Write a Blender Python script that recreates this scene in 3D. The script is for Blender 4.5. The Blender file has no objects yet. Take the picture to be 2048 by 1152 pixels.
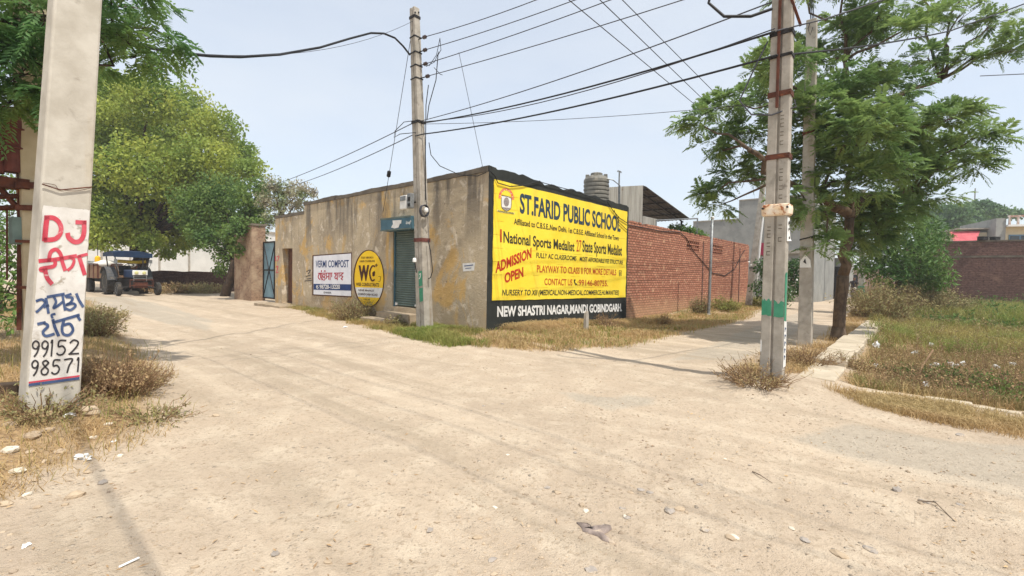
import bpy, math, random
import numpy as np
from mathutils import Matrix, Vector
random.seed(7)
rng = np.random.default_rng(7)
sc = bpy.context.scene
COL = sc.collection
R_ = math.radians

# ------------------------------------------------------------------ camera
FP, CX, CY, EYE = 940.0, 1024.0, 576.0, 1.5
PITCH, ROLL = R_(1.645), R_(1.04)
_F = np.array([0, math.cos(PITCH), -math.sin(PITCH)])
_U0 = np.array([0, math.sin(PITCH), math.cos(PITCH)])
_R0 = np.array([1.0, 0, 0])
CR = math.cos(ROLL) * _R0 + math.sin(ROLL) * _U0
CU = math.cos(ROLL) * _U0 - math.sin(ROLL) * _R0
CAMP = np.array([0, 0, EYE])
cd = bpy.data.cameras.new('camera')
cd.sensor_width = 36.0
cd.lens = 36.0 * FP / 2048.0
cd.clip_start, cd.clip_end = 0.05, 3000.0
cam = bpy.data.objects.new('camera', cd)
COL.objects.link(cam)
cam.matrix_world = Matrix(((CR[0], CU[0], -_F[0], 0), (CR[1], CU[1], -_F[1], 0), (CR[2], CU[2], -_F[2], EYE), (0, 0, 0, 1)))
sc.camera = cam

# ------------------------------------------------------------------ sky, sun, exposure
SUN_EL = R_(62)
SX, SY = 0.60, -0.80                      # horizontal direction towards the sun
w = bpy.data.worlds.new('World')
sc.world = w
w.use_nodes = True
nt = w.node_tree
bg = nt.nodes['Background']
sky = nt.nodes.new('ShaderNodeTexSky')
sky.sky_type = 'NISHITA'
sky.sun_disc = False
sky.sun_elevation = SUN_EL
sky.sun_rotation = math.atan2(SX, SY)
sky.altitude = 0
sky.air_density = 1.0
sky.dust_density = 1.0
sky.ozone_density = 1.0
hz = nt.nodes.new('ShaderNodeMix')            # dusty summer air: the clear sky veiled by an even pale haze
hz.data_type = 'RGBA'
cn_ = nt.nodes.new('ShaderNodeTexNoise'); cn_.inputs['Scale'].default_value = 2.6; cn_.inputs['Detail'].default_value = 5; cn_.inputs['Roughness'].default_value = 0.5
cm_ = nt.nodes.new('ShaderNodeMapping'); cm_.inputs['Scale'].default_value = (1, 1, 3.0)
nt.links.new(nt.nodes.new('ShaderNodeTexCoord').outputs['Generated'], cm_.inputs[0]); nt.links.new(cm_.outputs[0], cn_.inputs['Vector'])
cr_ = nt.nodes.new('ShaderNodeMapRange'); cr_.inputs[1].default_value = 0.35; cr_.inputs[2].default_value = 0.7; cr_.inputs[3].default_value = 0.62; cr_.inputs[4].default_value = 0.78
nt.links.new(cn_.outputs[0], cr_.inputs[0]); nt.links.new(cr_.outputs[0], hz.inputs[0])
hz.inputs[7].default_value = (4.2, 4.4, 4.58, 1.0)
nt.links.new(sky.outputs[0], hz.inputs[6])
nt.links.new(hz.outputs[2], bg.inputs['Color'])
bg.inputs['Strength'].default_value = 0.15
sd = bpy.data.lights.new('sun', 'SUN')
sd.energy = 3.2
sd.angle = R_(0.6)
sd.color = (1.0, 0.955, 0.87)
so = bpy.data.objects.new('sun', sd)
COL.objects.link(so)
_s = Vector((SX * math.cos(SUN_EL), SY * math.cos(SUN_EL), math.sin(SUN_EL)))
so.rotation_euler = _s.to_track_quat('Z', 'Y').to_euler()
so.location = (20, -20, 30)
sc.view_settings.view_transform = 'Standard'
sc.view_settings.look = 'None'
sc.view_settings.gamma = 1.0
sc.view_settings.use_curve_mapping = False
sc.view_settings.exposure = 0.54
sc.cycles.max_bounces = 6
sc.cycles.transparent_max_bounces = 12
sc.cycles.use_denoising = True

# ------------------------------------------------------------------ geometry helpers
def ray(px, py):
    return _F + (px - CX) / FP * CR - (py - CY) / FP * CU
def at(px, py, z=0.0):                    # point of the horizontal plane z seen at that pixel of the photograph
    d = ray(px, py)
    return CAMP + d * ((z - EYE) / d[2])
def atd(px, py, Y):                       # point at depth Y
    d = ray(px, py)
    return CAMP + d * (Y / d[1])
def onpl(px, py, P, n):
    d = ray(px, py)
    return CAMP + d * (np.dot(np.asarray(P) - CAMP, n) / np.dot(d, n))

FRAME = {}
def lin(r, g, b):
    def f(c):
        c /= 255.0
        return c / 12.92 if c <= 0.04045 else ((c + 0.055) / 1.055) ** 2.4
    return (f(r), f(g), f(b), 1.0)

def tag(o, label=None, cat=None, group=None, kind=None):
    if label: o['label'] = label
    if cat: o['category'] = cat
    if group: o['group'] = group
    if kind: o['kind'] = kind
    return o
def thing(name, label, cat, loc=(0, 0, 0), rz=0.0, group=None):
    o = bpy.data.objects.new(name, None)
    COL.objects.link(o)
    o.empty_display_size = 0.2
    o.location = tuple(float(v) for v in loc)
    o.rotation_euler = (0, 0, rz)
    FRAME[o.name] = Matrix.Translation(o.location) @ Matrix.Rotation(rz, 4, 'Z')
    return tag(o, label, cat, group)

class MB:
    """collects shapes (world or local coordinates) and links them as ONE mesh object"""
    def __init__(s): s.v, s.f = [], []
    def add(s, vs, fs):
        b = len(s.v)
        s.v += [tuple(float(c) for c in v) for v in vs]
        s.f += [tuple(i + b for i in f) for f in fs]
        return s
    def box(s, c, d, yaw=0.0, M=None):
        x, y, z = d[0] / 2, d[1] / 2, d[2] / 2
        vs = [Vector((i * x, j * y, k * z)) for k in (-1, 1) for j in (-1, 1) for i in (-1, 1)]
        rot = M if M is not None else Matrix.Rotation(yaw, 3, 'Z')
        vs = [rot @ v + Vector(c) for v in vs]
        return s.add(vs, [(0, 2, 3, 1), (4, 5, 7, 6), (0, 1, 5, 4), (2, 6, 7, 3), (0, 4, 6, 2), (1, 3, 7, 5)])
    def bx(s, x0, x1, y0, y1, z0, z1):
        return s.box(((x0 + x1) / 2, (y0 + y1) / 2, (z0 + z1) / 2), (abs(x1 - x0), abs(y1 - y0), abs(z1 - z0)))
    def prism(s, poly, off):                 # polygon of 3-D points pushed along off
        n = len(poly)
        off = Vector(off)
        vs = [Vector(p) for p in poly] + [Vector(p) + off for p in poly]
        fs = [tuple(range(n))[::-1], tuple(range(n, 2 * n))]
        fs += [(i, (i + 1) % n, (i + 1) % n + n, i + n) for i in range(n)]
        return s.add(vs, fs)
    def loft(s, rings, cap=True):
        n = len(rings[0])
        vs = [p for r in rings for p in r]
        fs = []
        for k in range(len(rings) - 1):
            for i in range(n):
                j = (i + 1) % n
                fs.append((k * n + i, k * n + j, (k + 1) * n + j, (k + 1) * n + i))
        if cap:
            fs.append(tuple(range(n))[::-1])
            fs.append(tuple(range((len(rings) - 1) * n, len(rings) * n)))
        return s.add(vs, fs)
    def tube(s, pts, r, n=6, cap=True):
        pts = [Vector([float(c) for c in p]) for p in pts]
        rs = r if isinstance(r, (list, tuple)) else [r] * len(pts)
        rings, up = [], None
        for i, p in enumerate(pts):
            t = (pts[min(i + 1, len(pts) - 1)] - pts[max(i - 1, 0)])
            if t.length < 1e-9: t = Vector((0, 0, 1))
            t.normalize()
            if up is None:
                up = Vector((0, 0, 1)) if abs(t.z) < 0.9 else Vector((1, 0, 0))
            a = t.cross(up)
            if a.length < 1e-6: a = t.cross(Vector((0.3, 1, 0)))
            a.normalize()
            b = a.cross(t); up = b
            rings.append([p + (a * math.cos(k * 2 * math.pi / n) + b * math.sin(k * 2 * math.pi / n)) * rs[i] for k in range(n)])
        return s.loft(rings, cap)
    def cyl(s, p0, p1, r, n=16, r1=None):
        return s.tube([p0, p1], [r, r if r1 is None else r1], n)
    def lathe(s, prof, c=(0, 0, 0), n=24, axis='z'):
        rings = []
        for r, h in prof:
            ring = []
            for k in range(n):
                a = k * 2 * math.pi / n
                if axis == 'z': p = (c[0] + r * math.cos(a), c[1] + r * math.sin(a), c[2] + h)
                elif axis == 'x': p = (c[0] + h, c[1] + r * math.cos(a), c[2] + r * math.sin(a))
                else: p = (c[0] + r * math.cos(a), c[1] + h, c[2] + r * math.sin(a))
                ring.append(p)
            rings.append(ring)
        return s.loft(rings)
    def build(s, name, mat, parent=None, world=True, bev=0.0, smooth=False, seg=2):
        me = bpy.data.meshes.new(name)
        M = None
        if parent is not None: M = FRAME[parent.name]
        vs = s.v
        if M is not None and world:
            Mi = M.inverted()
            vs = [tuple(Mi @ Vector(v)) for v in vs]
        me.from_pydata(vs, [], s.f)
        me.materials.append(mat)
        import bmesh
        bm = bmesh.new(); bm.from_mesh(me)
        bmesh.ops.recalc_face_normals(bm, faces=bm.faces)
        bm.to_mesh(me); bm.free()
        o = bpy.data.objects.new(name, me)
        COL.objects.link(o)
        if parent is not None:
            o.parent = parent
            FRAME[o.name] = M
        else:
            FRAME[o.name] = Matrix.Identity(4)
        if bev:
            m = o.modifiers.new('bevel', 'BEVEL'); m.width = bev; m.segments = seg; m.limit_method = 'ANGLE'; m.angle_limit = R_(40)
        if smooth:
            for p in me.polygons: p.use_smooth = True
        return o

def np_mesh(name, V, Fc, mat, parent=None, smooth=False):
    """V (n,3) world, Fc (m,k) faces of k corners"""
    V = np.asarray(V, dtype=np.float64)
    if parent is not None:
        Mi = np.array(FRAME[parent.name].inverted())
        V = V @ Mi[:3, :3].T + Mi[:3, 3]
    me = bpy.data.meshes.new(name)
    m, k = Fc.shape
    me.vertices.add(len(V)); me.vertices.foreach_set('co', V.astype(np.float32).ravel())
    me.loops.add(m * k); me.loops.foreach_set('vertex_index', Fc.astype(np.int32).ravel())
    me.polygons.add(m)
    me.polygons.foreach_set('loop_start', np.arange(0, m * k, k, dtype=np.int32))
    me.polygons.foreach_set('use_smooth', np.full(m, smooth, dtype=bool))
    me.update(calc_edges=True); me.validate()
    me.materials.append(mat)
    o = bpy.data.objects.new(name, me)
    COL.objects.link(o)
    if parent is not None:
        o.parent = parent; FRAME[o.name] = FRAME[parent.name]
    else: FRAME[o.name] = Matrix.Identity(4)
    return o

def vn(x, y, seed=0):                       # value noise in [-1, 1]
    xi, yi = np.floor(x).astype(np.int64), np.floor(y).astype(np.int64)
    fx, fy = x - xi, y - yi
    fx, fy = fx * fx * (3 - 2 * fx), fy * fy * (3 - 2 * fy)
    def h(a, b):
        n = (a * 374761393 + b * 668265263 + seed * 974711) & 0x7fffffff
        n = ((n ^ (n >> 13)) * 1274126177) & 0x7fffffff
        return ((n ^ (n >> 16)) & 0xffff) / 32767.5 - 1
    return (h(xi, yi) * (1 - fx) + h(xi + 1, yi) * fx) * (1 - fy) + (h(xi, yi + 1) * (1 - fx) + h(xi + 1, yi + 1) * fx) * fy

# ------------------------------------------------------------------ materials
def N(t, typ, **kw):
    n = t.nodes.new(typ)
    for k, v in kw.items():
        if k in n.inputs.keys(): n.inputs[k].default_value = v
        else: setattr(n, k, v)
    return n
def mixc(t, fac, a, b, mode='MIX'):
    n = t.nodes.new('ShaderNodeMix'); n.data_type = 'RGBA'; n.blend_type = mode
    for sock, val in ((n.inputs[0], fac), (n.inputs[6], a), (n.inputs[7], b)):
        if hasattr(val, 'is_linked') or hasattr(val, 'links'): t.links.new(val, sock)
        else: sock.default_value = val
    return n.outputs[2]
def math_(t, op, a, b=None, c=None, clamp=False):
    n = t.nodes.new('ShaderNodeMath'); n.operation = op; n.use_clamp = clamp
    for i, val in enumerate((a, b, c)):
        if val is None: continue
        if hasattr(val, 'links'): t.links.new(val, n.inputs[i])
        else: n.inputs[i].default_value = val
    return n.outputs[0]
def ramp(t, fac, a, b, smooth=True):         # 0 below a, 1 above b
    n = t.nodes.new('ShaderNodeMapRange'); n.interpolation_type = 'SMOOTHSTEP' if smooth else 'LINEAR'
    t.links.new(fac, n.inputs[0]); n.inputs[1].default_value = a; n.inputs[2].default_value = b
    return n.outputs[0]
def coords(t, scale=(1, 1, 1), world=False):
    if world: o = t.nodes.new('ShaderNodeNewGeometry').outputs['Position']
    else: o = t.nodes.new('ShaderNodeTexCoord').outputs['Object']
    m = t.nodes.new('ShaderNodeMapping'); m.inputs['Scale'].default_value = scale
    t.links.new(o, m.inputs[0])
    return m.outputs[0]
def noise(t, vec, scale, detail=4.0, rough=0.55, dist=0.0):
    n = t.nodes.new('ShaderNodeTexNoise')
    n.inputs['Scale'].default_value = scale; n.inputs['Detail'].default_value = detail
    n.inputs['Roughness'].default_value = rough; n.inputs['Distortion'].default_value = dist
    t.links.new(vec, n.inputs['Vector'])
    return n.outputs[0]
def newmat(name, rough=0.85, spec=0.25, metal=0.0):
    m = bpy.data.materials.new(name); m.use_nodes = True
    t = m.node_tree; p = t.nodes['Principled BSDF']
    p.inputs['Roughness'].default_value = rough; p.inputs['Metallic'].default_value = metal
    p.inputs['Specular IOR Level'].default_value = spec
    return m, t, p
def bump(t, p, h, strength=0.4, dist=0.02):
    b = t.nodes.new('ShaderNodeBump'); b.inputs['Strength'].default_value = strength; b.inputs['Distance'].default_value = dist
    t.links.new(h, b.inputs['Height']); t.links.new(b.outputs[0], p.inputs['Normal'])
def pmat(name, c1, c2=None, scale=3.0, rough=0.85, spec=0.25, metal=0.0, bmp=0.25, bscale=30.0, stain=None, streak=None, world=False):
    """two-tone procedural surface; stain=(colour, scale, lo, hi); streak the same with vertical runs"""
    m, t, p = newmat(name, rough, spec, metal)
    v = coords(t, world=world)
    c2 = c2 or tuple(c * 0.7 for c in c1[:3]) + (1.0,)
    out = mixc(t, ramp(t, noise(t, v, scale, 6, 0.6), 0.3, 0.7), c1, c2)
    if stain:
        out = mixc(t, ramp(t, noise(t, v, stain[1], 5, 0.65, 0.4), stain[2], stain[3]), out, stain[0])
    if streak:
        vs = coords(t, (1, 1, 0.12), world)
        out = mixc(t, ramp(t, noise(t, vs, streak[1], 5, 0.6), streak[2], streak[3]), out, streak[0])
    t.links.new(out, p.inputs['Base Color'])
    if bmp: bump(t, p, noise(t, v, bscale, 5, 0.65), bmp, 0.01)
    return m
def leafmat(name, c1, c2, c3, trans=0.35, rough=0.55, nscale=0.7):
    """per-leaf colour (random per island) and clump-wide tint"""
    m, t, p = newmat(name, rough, 0.3)
    g = t.nodes.new('ShaderNodeNewGeometry')
    a = mixc(t, g.outputs['Random Per Island'], c1, c2)
    b = mixc(t, ramp(t, noise(t, coords(t, world=True), nscale, 3), 0.35, 0.68), a, c3)
    t.links.new(b, p.inputs['Base Color'])
    tr = t.nodes.new('ShaderNodeBsdfTranslucent'); t.links.new(b, tr.inputs['Color'])
    mx = t.nodes.new('ShaderNodeMixShader'); mx.inputs[0].default_value = trans
    t.links.new(p.outputs[0], mx.inputs[1]); t.links.new(tr.outputs[0], mx.inputs[2])
    t.links.new(mx.outputs[0], t.nodes['Material Output'].inputs['Surface'])
    return m
def brickmat(name, c1, c2, mortar, bw=0.23, bh=0.075, ms=0.010, bmp=0.6, stain=None, dust=None, axis='x'):
    m, t, p = newmat(name, 0.9, 0.2)
    tc = t.nodes.new('ShaderNodeTexCoord'); sp = t.nodes.new('ShaderNodeSeparateXYZ'); cb = t.nodes.new('ShaderNodeCombineXYZ')
    t.links.new(tc.outputs['Object'], sp.inputs[0])
    t.links.new(math_(t, 'ADD', sp.outputs[0], sp.outputs[1]), cb.inputs[0]); t.links.new(sp.outputs[2], cb.inputs[1])
    v0 = cb.outputs[0]
    nz = t.nodes.new('ShaderNodeTexNoise'); nz.inputs['Scale'].default_value = 3.0; t.links.new(v0, nz.inputs['Vector'])
    vm = t.nodes.new('ShaderNodeVectorMath'); vm.operation = 'MULTIPLY_ADD'
    t.links.new(nz.outputs['Color'], vm.inputs[0]); vm.inputs[1].default_value = (0.03, 0.03, 0); t.links.new(v0, vm.inputs[2])
    b = t.nodes.new('ShaderNodeTexBrick')
    t.links.new(vm.outputs[0], b.inputs['Vector'])
    b.inputs['Scale'].default_value = 1.0; b.inputs['Brick Width'].default_value = bw; b.inputs['Row Height'].default_value = bh
    b.inputs['Mortar Size'].default_value = ms; b.inputs['Mortar Smooth'].default_value = 0.3; b.inputs['Bias'].default_value = 0.0
    b.inputs['Color1'].default_value = c1; b.offset = 0.5; b.inputs['Color2'].default_value = c2; b.inputs['Mortar'].default_value = mortar
    out = b.outputs['Color']
    out = mixc(t, ramp(t, noise(t, v0, 9.0, 4), 0.4, 0.75), out, tuple(c * 0.55 for c in c2[:3]) + (1,))
    if stain: out = mixc(t, ramp(t, noise(t, v0, stain[1], 5, 0.6), stain[2], stain[3]), out, stain[0])
    if dust:                                  # (colour, z_low, z_high): dried mud near the foot of the wall
        k = math_(t, 'ADD', sp.outputs[2], math_(t, 'MULTIPLY', noise(t, v0, 2.0, 4), 0.9))
        f = math_(t, 'MULTIPLY', math_(t, 'SUBTRACT', 1.0, ramp(t, k, dust[1], dust[2])), 0.6)
        out = mixc(t, f, out, dust[0])
    t.links.new(out, p.inputs['Base Color'])
    hgt = math_(t, 'ADD', math_(t, 'MULTIPLY', b.outputs['Fac'], -1.0), math_(t, 'MULTIPLY', noise(t, v0, 14.0, 4), 0.9))
    bump(t, p, hgt, bmp, 0.02)
    return m

M = {}
M['concrete'] = pmat('concrete', lin(178, 170, 158), lin(150, 143, 131), 4, bmp=0.45, bscale=18, stain=(lin(112, 104, 94), 6.0, 0.56, 0.78), streak=(lin(136, 118, 94), 4.0, 0.54, 0.76))
M['pale_concrete'] = pmat('pale_concrete', lin(200, 193, 180), lin(178, 170, 156), 3, bmp=0.35, bscale=16, stain=(lin(146, 136, 122), 5.0, 0.58, 0.80), streak=(lin(184, 166, 134), 2.5, 0.56, 0.85))
M['grey_cement'] = pmat('grey_cement', lin(158, 157, 152), lin(138, 138, 134), 1.2, bmp=0.3, bscale=12, stain=(lin(120, 120, 118), 2.0, 0.55, 0.8), streak=(lin(128, 127, 124), 1.5, 0.55, 0.85))
M['steel'] = pmat('steel', lin(150, 152, 152), lin(120, 121, 120), 8, rough=0.5, metal=0.5, bmp=0.05)
M['dark_steel'] = pmat('dark_steel', lin(58, 54, 52), lin(40, 38, 37), 8, rough=0.6, metal=0.4, bmp=0.1)
M['rust'] = pmat('rust', lin(104, 62, 46), lin(74, 46, 38), 9, bmp=0.3, stain=(lin(140, 82, 50), 6.0, 0.55, 0.75))
M['rust_red'] = pmat('rust_red', lin(118, 70, 62), lin(92, 56, 50), 7, bmp=0.2, stain=(lin(88, 54, 46), 5.0, 0.58, 0.8))
M['cable'] = pmat('cable', lin(40, 40, 42), lin(30, 30, 32), 5, rough=0.6, bmp=0)
M['wire'] = pmat('wire', lin(78, 78, 84), lin(60, 60, 66), 5, rough=0.6, bmp=0)
M['porcelain'] = pmat('porcelain', lin(66, 48, 44), lin(50, 38, 36), 5, rough=0.3, spec=0.5, bmp=0)
M['white'] = pmat('white', lin(232, 230, 226), lin(214, 212, 206), 6, rough=0.6, bmp=0.05)
M['green_paint'] = pmat('green_paint', lin(54, 128, 98), lin(76, 144, 114), 5, rough=0.7, bmp=0.15, stain=(lin(150, 150, 130), 9.0, 0.66, 0.75))
M['pole_white'] = pmat('pole_white', lin(224, 220, 214), lin(206, 200, 192), 5, bmp=0.2, stain=(lin(168, 158, 144), 7.0, 0.57, 0.68))
M['paint_red'] = pmat('paint_red', lin(196, 62, 78), lin(206, 92, 104), 8, rough=0.7, bmp=0.1, stain=(lin(222, 206, 198), 12.0, 0.64, 0.74))
M['paint_navy'] = pmat('paint_navy', lin(60, 78, 116), lin(82, 98, 132), 8, rough=0.7, bmp=0.1, stain=(lin(215, 210, 204), 12.0, 0.66, 0.74))
M['paint_black'] = pmat('paint_black', lin(44, 42, 44), lin(66, 62, 62), 8, rough=0.7, bmp=0.1)
M['paper'] = pmat('paper', lin(235, 233, 228), lin(216, 214, 208), 6, bmp=0.1)
M['bark'] = pmat('bark', lin(112, 94, 76), lin(78, 64, 52), 6, bmp=0.9, bscale=14, streak=(lin(60, 50, 42), 9.0, 0.5, 0.7))
M['bark_dark'] = pmat('bark_dark', lin(84, 68, 54), lin(58, 48, 40), 6, bmp=0.9, bscale=14, streak=(lin(44, 38, 34), 9.0, 0.5, 0.7))
M['twig'] = pmat('twig', lin(150, 122, 92), lin(112, 88, 66), 10, bmp=0)
M['rubber'] = pmat('rubber', lin(66, 62, 58), lin(48, 46, 44), 7, bmp=0.2, stain=(lin(120, 108, 92), 6.0, 0.55, 0.8))
M['glass'] = pmat('glass', lin(60, 70, 78), lin(44, 52, 58), 2, rough=0.15, spec=0.6, bmp=0)

# ------------------------------------------------------------------ axes of the street corner
D2 = np.array([0.888, 1.0, 0]); D2 /= np.linalg.norm(D2)       # along the right-hand road
D1 = np.array([-D2[1], D2[0], 0])                              # along the left-hand road
YAW = math.atan2(D2[1], D2[0])
CORNER = at(972, 667, 0.0)
def loc2w(x, y, z): return CORNER + D2 * x + D1 * y + np.array([0, 0, z])
def signwall(px, py, off=0.0):                                 # point of the hoarding wall (faces -D1)
    return onpl(px, py, CORNER - D1 * off, D1)
def shopwall(px, py, off=0.0):                                 # point of the long shop wall (faces -D2)
    return onpl(px, py, CORNER - D2 * off, D2)
def lx(p): return float(np.dot(p - CORNER, D2))
def ly(p): return float(np.dot(p - CORNER, D1))

# ------------------------------------------------------------------ ground
def pip(x, y, poly):
    inside = np.zeros(x.shape, bool)
    n = len(poly)
    for i in range(n):
        x0, y0 = poly[i][:2]; x1, y1 = poly[(i + 1) % n][:2]
        c = ((y0 > y) != (y1 > y)) & (x < (x1 - x0) * (y - y0) / (y1 - y0 + 1e-12) + x0)
        inside ^= c
    return inside
def pdist(x, y, poly, closed=True):
    d = np.full(x.shape, 1e9)
    n = len(poly)
    for i in range(n if closed else n - 1):
        x0, y0 = poly[i][:2]; x1, y1 = poly[(i + 1) % n][:2]
        dx, dy = x1 - x0, y1 - y0
        tt = np.clip(((x - x0) * dx + (y - y0) * dy) / (dx * dx + dy * dy + 1e-12), 0, 1)
        d = np.minimum(d, np.hypot(x - x0 - tt * dx, y - y0 - tt * dy))
    return d
def sdist(x, y, poly):                        # >0 inside
    return np.where(pip(x, y, poly), 1, -1) * pdist(x, y, poly)
def sst(e0, e1, x):
    t = np.clip((x - e0) / (e1 - e0), 0, 1)
    return t * t * (3 - 2 * t)
def PX(*pts, z=0.0): return [tuple(at(a, b, z)[:2]) for a, b in pts]
BANK = PX((190, 603), (235, 655), (300, 700), (332, 752), (352, 840), (262, 892), (140, 950), (0, 1030)) + [(-4.6, 1.6), (-7, -4), (-40, -4), (-40, 26)]
FIELD = PX((1655, 760), (1748, 652), (1728, 612), (1722, 598)) + [(60, 40), (60, 1), (9, 4.6)] + PX((2048, 826), (1850, 797), (1700, 775))
DIP = [tuple(loc2w(1, -1.0, 0)[:2]), tuple(loc2w(14, -0.6, 0)[:2])]
RPOLE = at(1545, 755, 0.1)
def gz(x, y):
    x = np.asarray(x, float); y = np.asarray(y, float)
    z = 0.035 * vn(x * 0.45, y * 0.45, 1) + 0.018 * vn(x * 1.3, y * 1.3, 2) + 0.008 * vn(x * 4, y * 4, 3)
    near = np.clip(1.2 - np.hypot(x, y) / 14, 0, 1)
    z += near * (0.006 * vn(x * 9, y * 9, 4) + 0.004 * vn(x * 21, y * 21, 5))
    # shallow wheel ruts that follow the left-hand road
    u = x * D2[0] + y * D2[1]; v = x * D1[0] + y * D1[1]
    rut = np.sin((u + 0.35 * vn(v * 0.25, u * 0.1, 9)) * 3.3) ** 8
    z -= 0.03 * rut * np.clip(1 - np.abs(u - 5) / 5, 0, 1)
    bd = sdist(x, y, BANK)
    z += sst(-0.25, 1.5, bd) * (0.26 + 0.06 * vn(x * 1.1, y * 1.1, 6) + 0.035 * vn(x * 3.5, y * 3.5, 7))
    lxx = (x - CORNER[0]) * D2[0] + (y - CORNER[1]) * D2[1]
    lyy = (x - CORNER[0]) * D1[0] + (y - CORNER[1]) * D1[1]
    z -= 0.20 * sst(2.0, 6.5, lxx) * (1 - sst(9, 16, lxx)) * sst(-4.5, -1.0, lyy)
    z += 0.07 * sst(3.0, 0.0, np.abs(lyy + 0.2)) * sst(-1, 1.5, lxx) * (1 - sst(12, 20, lxx))
    z += 0.14 * np.exp(-((x - RPOLE[0]) ** 2 + (y - RPOLE[1]) ** 2) / 0.8)
    fd = sdist(x, y, FIELD)
    z -= 0.18 * sst(0.0, 0.8, fd)
    return z
def gp(px, py):                               # ground point under a pixel
    z = 0.0
    for _ in range(5):
        p = at(px, py, z); z = float(gz(p[0], p[1]))
    return np.array([p[0], p[1], z])

nr, na = 430, 760
rr = np.concatenate([[0.0], 0.35 * (340 / 0.35) ** (np.arange(nr) / (nr - 1.0))])
# finer angular steps in the half that the camera looks at
aa = np.concatenate([np.linspace(R_(30), R_(150), int(na * 0.75), endpoint=False), np.linspace(R_(150), R_(390), na - int(na * 0.75), endpoint=False)])
RR, AA = np.meshgrid(rr[1:], aa, indexing='ij')
gx = np.concatenate([[0.0], (RR * np.cos(AA)).ravel()]); gy = np.concatenate([[0.0], (RR * np.sin(AA)).ravel()])
far_fade = np.clip(1.5 - np.hypot(gx, gy) / 120, 0, 1)
gzz = gz(gx, gy) * far_fade
idx = 1 + np.arange(nr * na).reshape(nr, na)
j2 = np.roll(np.arange(na), -1)
quads = np.stack([idx[:-1, :], idx[1:, :], idx[1:, :][:, j2], idx[:-1, :][:, j2]], -1).reshape(-1, 4)
ev = np.arange(0, na, 2)
fan = np.stack([np.zeros(len(ev), int), idx[0, ev], idx[0, (ev + 1) % na], idx[0, (ev + 2) % na]], -1)

gm, t, p = newmat('ground', 0.95, 0.15)
v = coords(t, world=True)
big = noise(t, v, 0.35, 5, 0.6); mid = noise(t, v, 2.2, 6, 0.65); fine = noise(t, v, 22.0, 5, 0.7); grit = noise(t, v, 90.0, 3, 0.6)
base = mixc(t, ramp(t, big, 0.35, 0.65), lin(191, 172, 149), lin(178, 160, 139))
base = mixc(t, ramp(t, mid, 0.42, 0.72), base, lin(202, 185, 162))
base = mixc(t, ramp(t, fine, 0.50, 0.68), base, lin(166, 148, 126))
base = mixc(t, math_(t, 'MULTIPLY', ramp(t, grit, 0.58, 0.70), 0.40), base, lin(158, 141, 122))
at1 = t.nodes.new('ShaderNodeAttribute'); at1.attribute_name = 'asphalt_shade'
asm = ramp(t, math_(t, 'ADD', at1.outputs['Fac'], math_(t, 'MULTIPLY', math_(t, 'SUBTRACT', mid, 0.5), 0.9)), 0.35, 0.75)
asph_shade = mixc(t, ramp(t, fine, 0.4, 0.7), lin(172, 162, 146), lin(162, 152, 137))
base = mixc(t, math_(t, 'MULTIPLY', asm, 0.65), base, asph_shade)
at2 = t.nodes.new('ShaderNodeAttribute'); at2.attribute_name = 'litter'
ltm = ramp(t, math_(t, 'ADD', at2.outputs['Fac'], math_(t, 'MULTIPLY', math_(t, 'SUBTRACT', mid, 0.5), 1.2)), 0.3, 0.8)
straw = mixc(t, ramp(t, fine, 0.4, 0.65), lin(176, 146, 104), lin(136, 108, 76))
base = mixc(t, math_(t, 'MULTIPLY', ltm, 0.9), base, straw)
# packed wheel paths along both roads: long soft greyer bands
rp_ = t.nodes.new('ShaderNodeMapping'); rp_.inputs['Rotation'].default_value = (0, 0, -math.atan2(D1[1], D1[0])); t.links.new(v, rp_.inputs[0])
rs_ = t.nodes.new('ShaderNodeMapping'); rs_.inputs['Scale'].default_value = (0.10, 1.5, 1.0); t.links.new(rp_.outputs[0], rs_.inputs[0])
band_ = noise(t, rs_.outputs[0], 1.0, 5, 0.6, 0.3)
base = mixc(t, math_(t, 'MULTIPLY', ramp(t, band_, 0.52, 0.66), 0.6), base, lin(162, 146, 125))
base = mixc(t, math_(t, 'MULTIPLY', math_(t, 'SUBTRACT', 1.0, ramp(t, band_, 0.34, 0.46)), 0.45), base, lin(209, 191, 167))
peb = None
for sc_, lo_, hi_, a0_, a1_ in ((13.0, 0.10, 0.24, 0.50, 0.60), (34.0, 0.12, 0.30, 0.44, 0.60), (75.0, 0.14, 0.34, 0.42, 0.62)):
    vo = t.nodes.new('ShaderNodeTexVoronoi'); vo.inputs['Scale'].default_value = sc_; t.links.new(v, vo.inputs['Vector'])
    pk = math_(t, 'MULTIPLY', math_(t, 'SUBTRACT', 1.0, ramp(t, vo.outputs['Distance'], lo_, hi_)), ramp(t, noise(t, v, sc_ * .14, 3), a0_, a1_))
    vs2 = t.nodes.new('ShaderNodeSeparateColor'); t.links.new(vo.outputs['Color'], vs2.inputs[0])
    pk = math_(t, 'MULTIPLY', pk, ramp(t, vs2.outputs[1], 0.25, 0.45))
    pcol = mixc(t, vs2.outputs[0], lin(120, 110, 100), lin(200, 186, 166))
    base = mixc(t, math_(t, 'MULTIPLY', pk, 0.75), base, pcol)
    pk = math_(t, 'MULTIPLY', pk, 14.0 / sc_)
    peb = pk if peb is None else math_(t, 'ADD', peb, pk)
t.links.new(base, p.inputs['Base Color'])
h = math_(t, 'ADD', math_(t, 'MULTIPLY', fine, 0.7), math_(t, 'ADD', math_(t, 'MULTIPLY', grit, 0.35), math_(t, 'MULTIPLY', peb, 0.5)))
bump(t, p, h, 0.9, 0.03)
ground = np_mesh('ground', np.stack([gx, gy, gzz], 1), np.concatenate([quads, fan]), gm, smooth=True)
tag(ground, kind='structure')
me = ground.data
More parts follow.
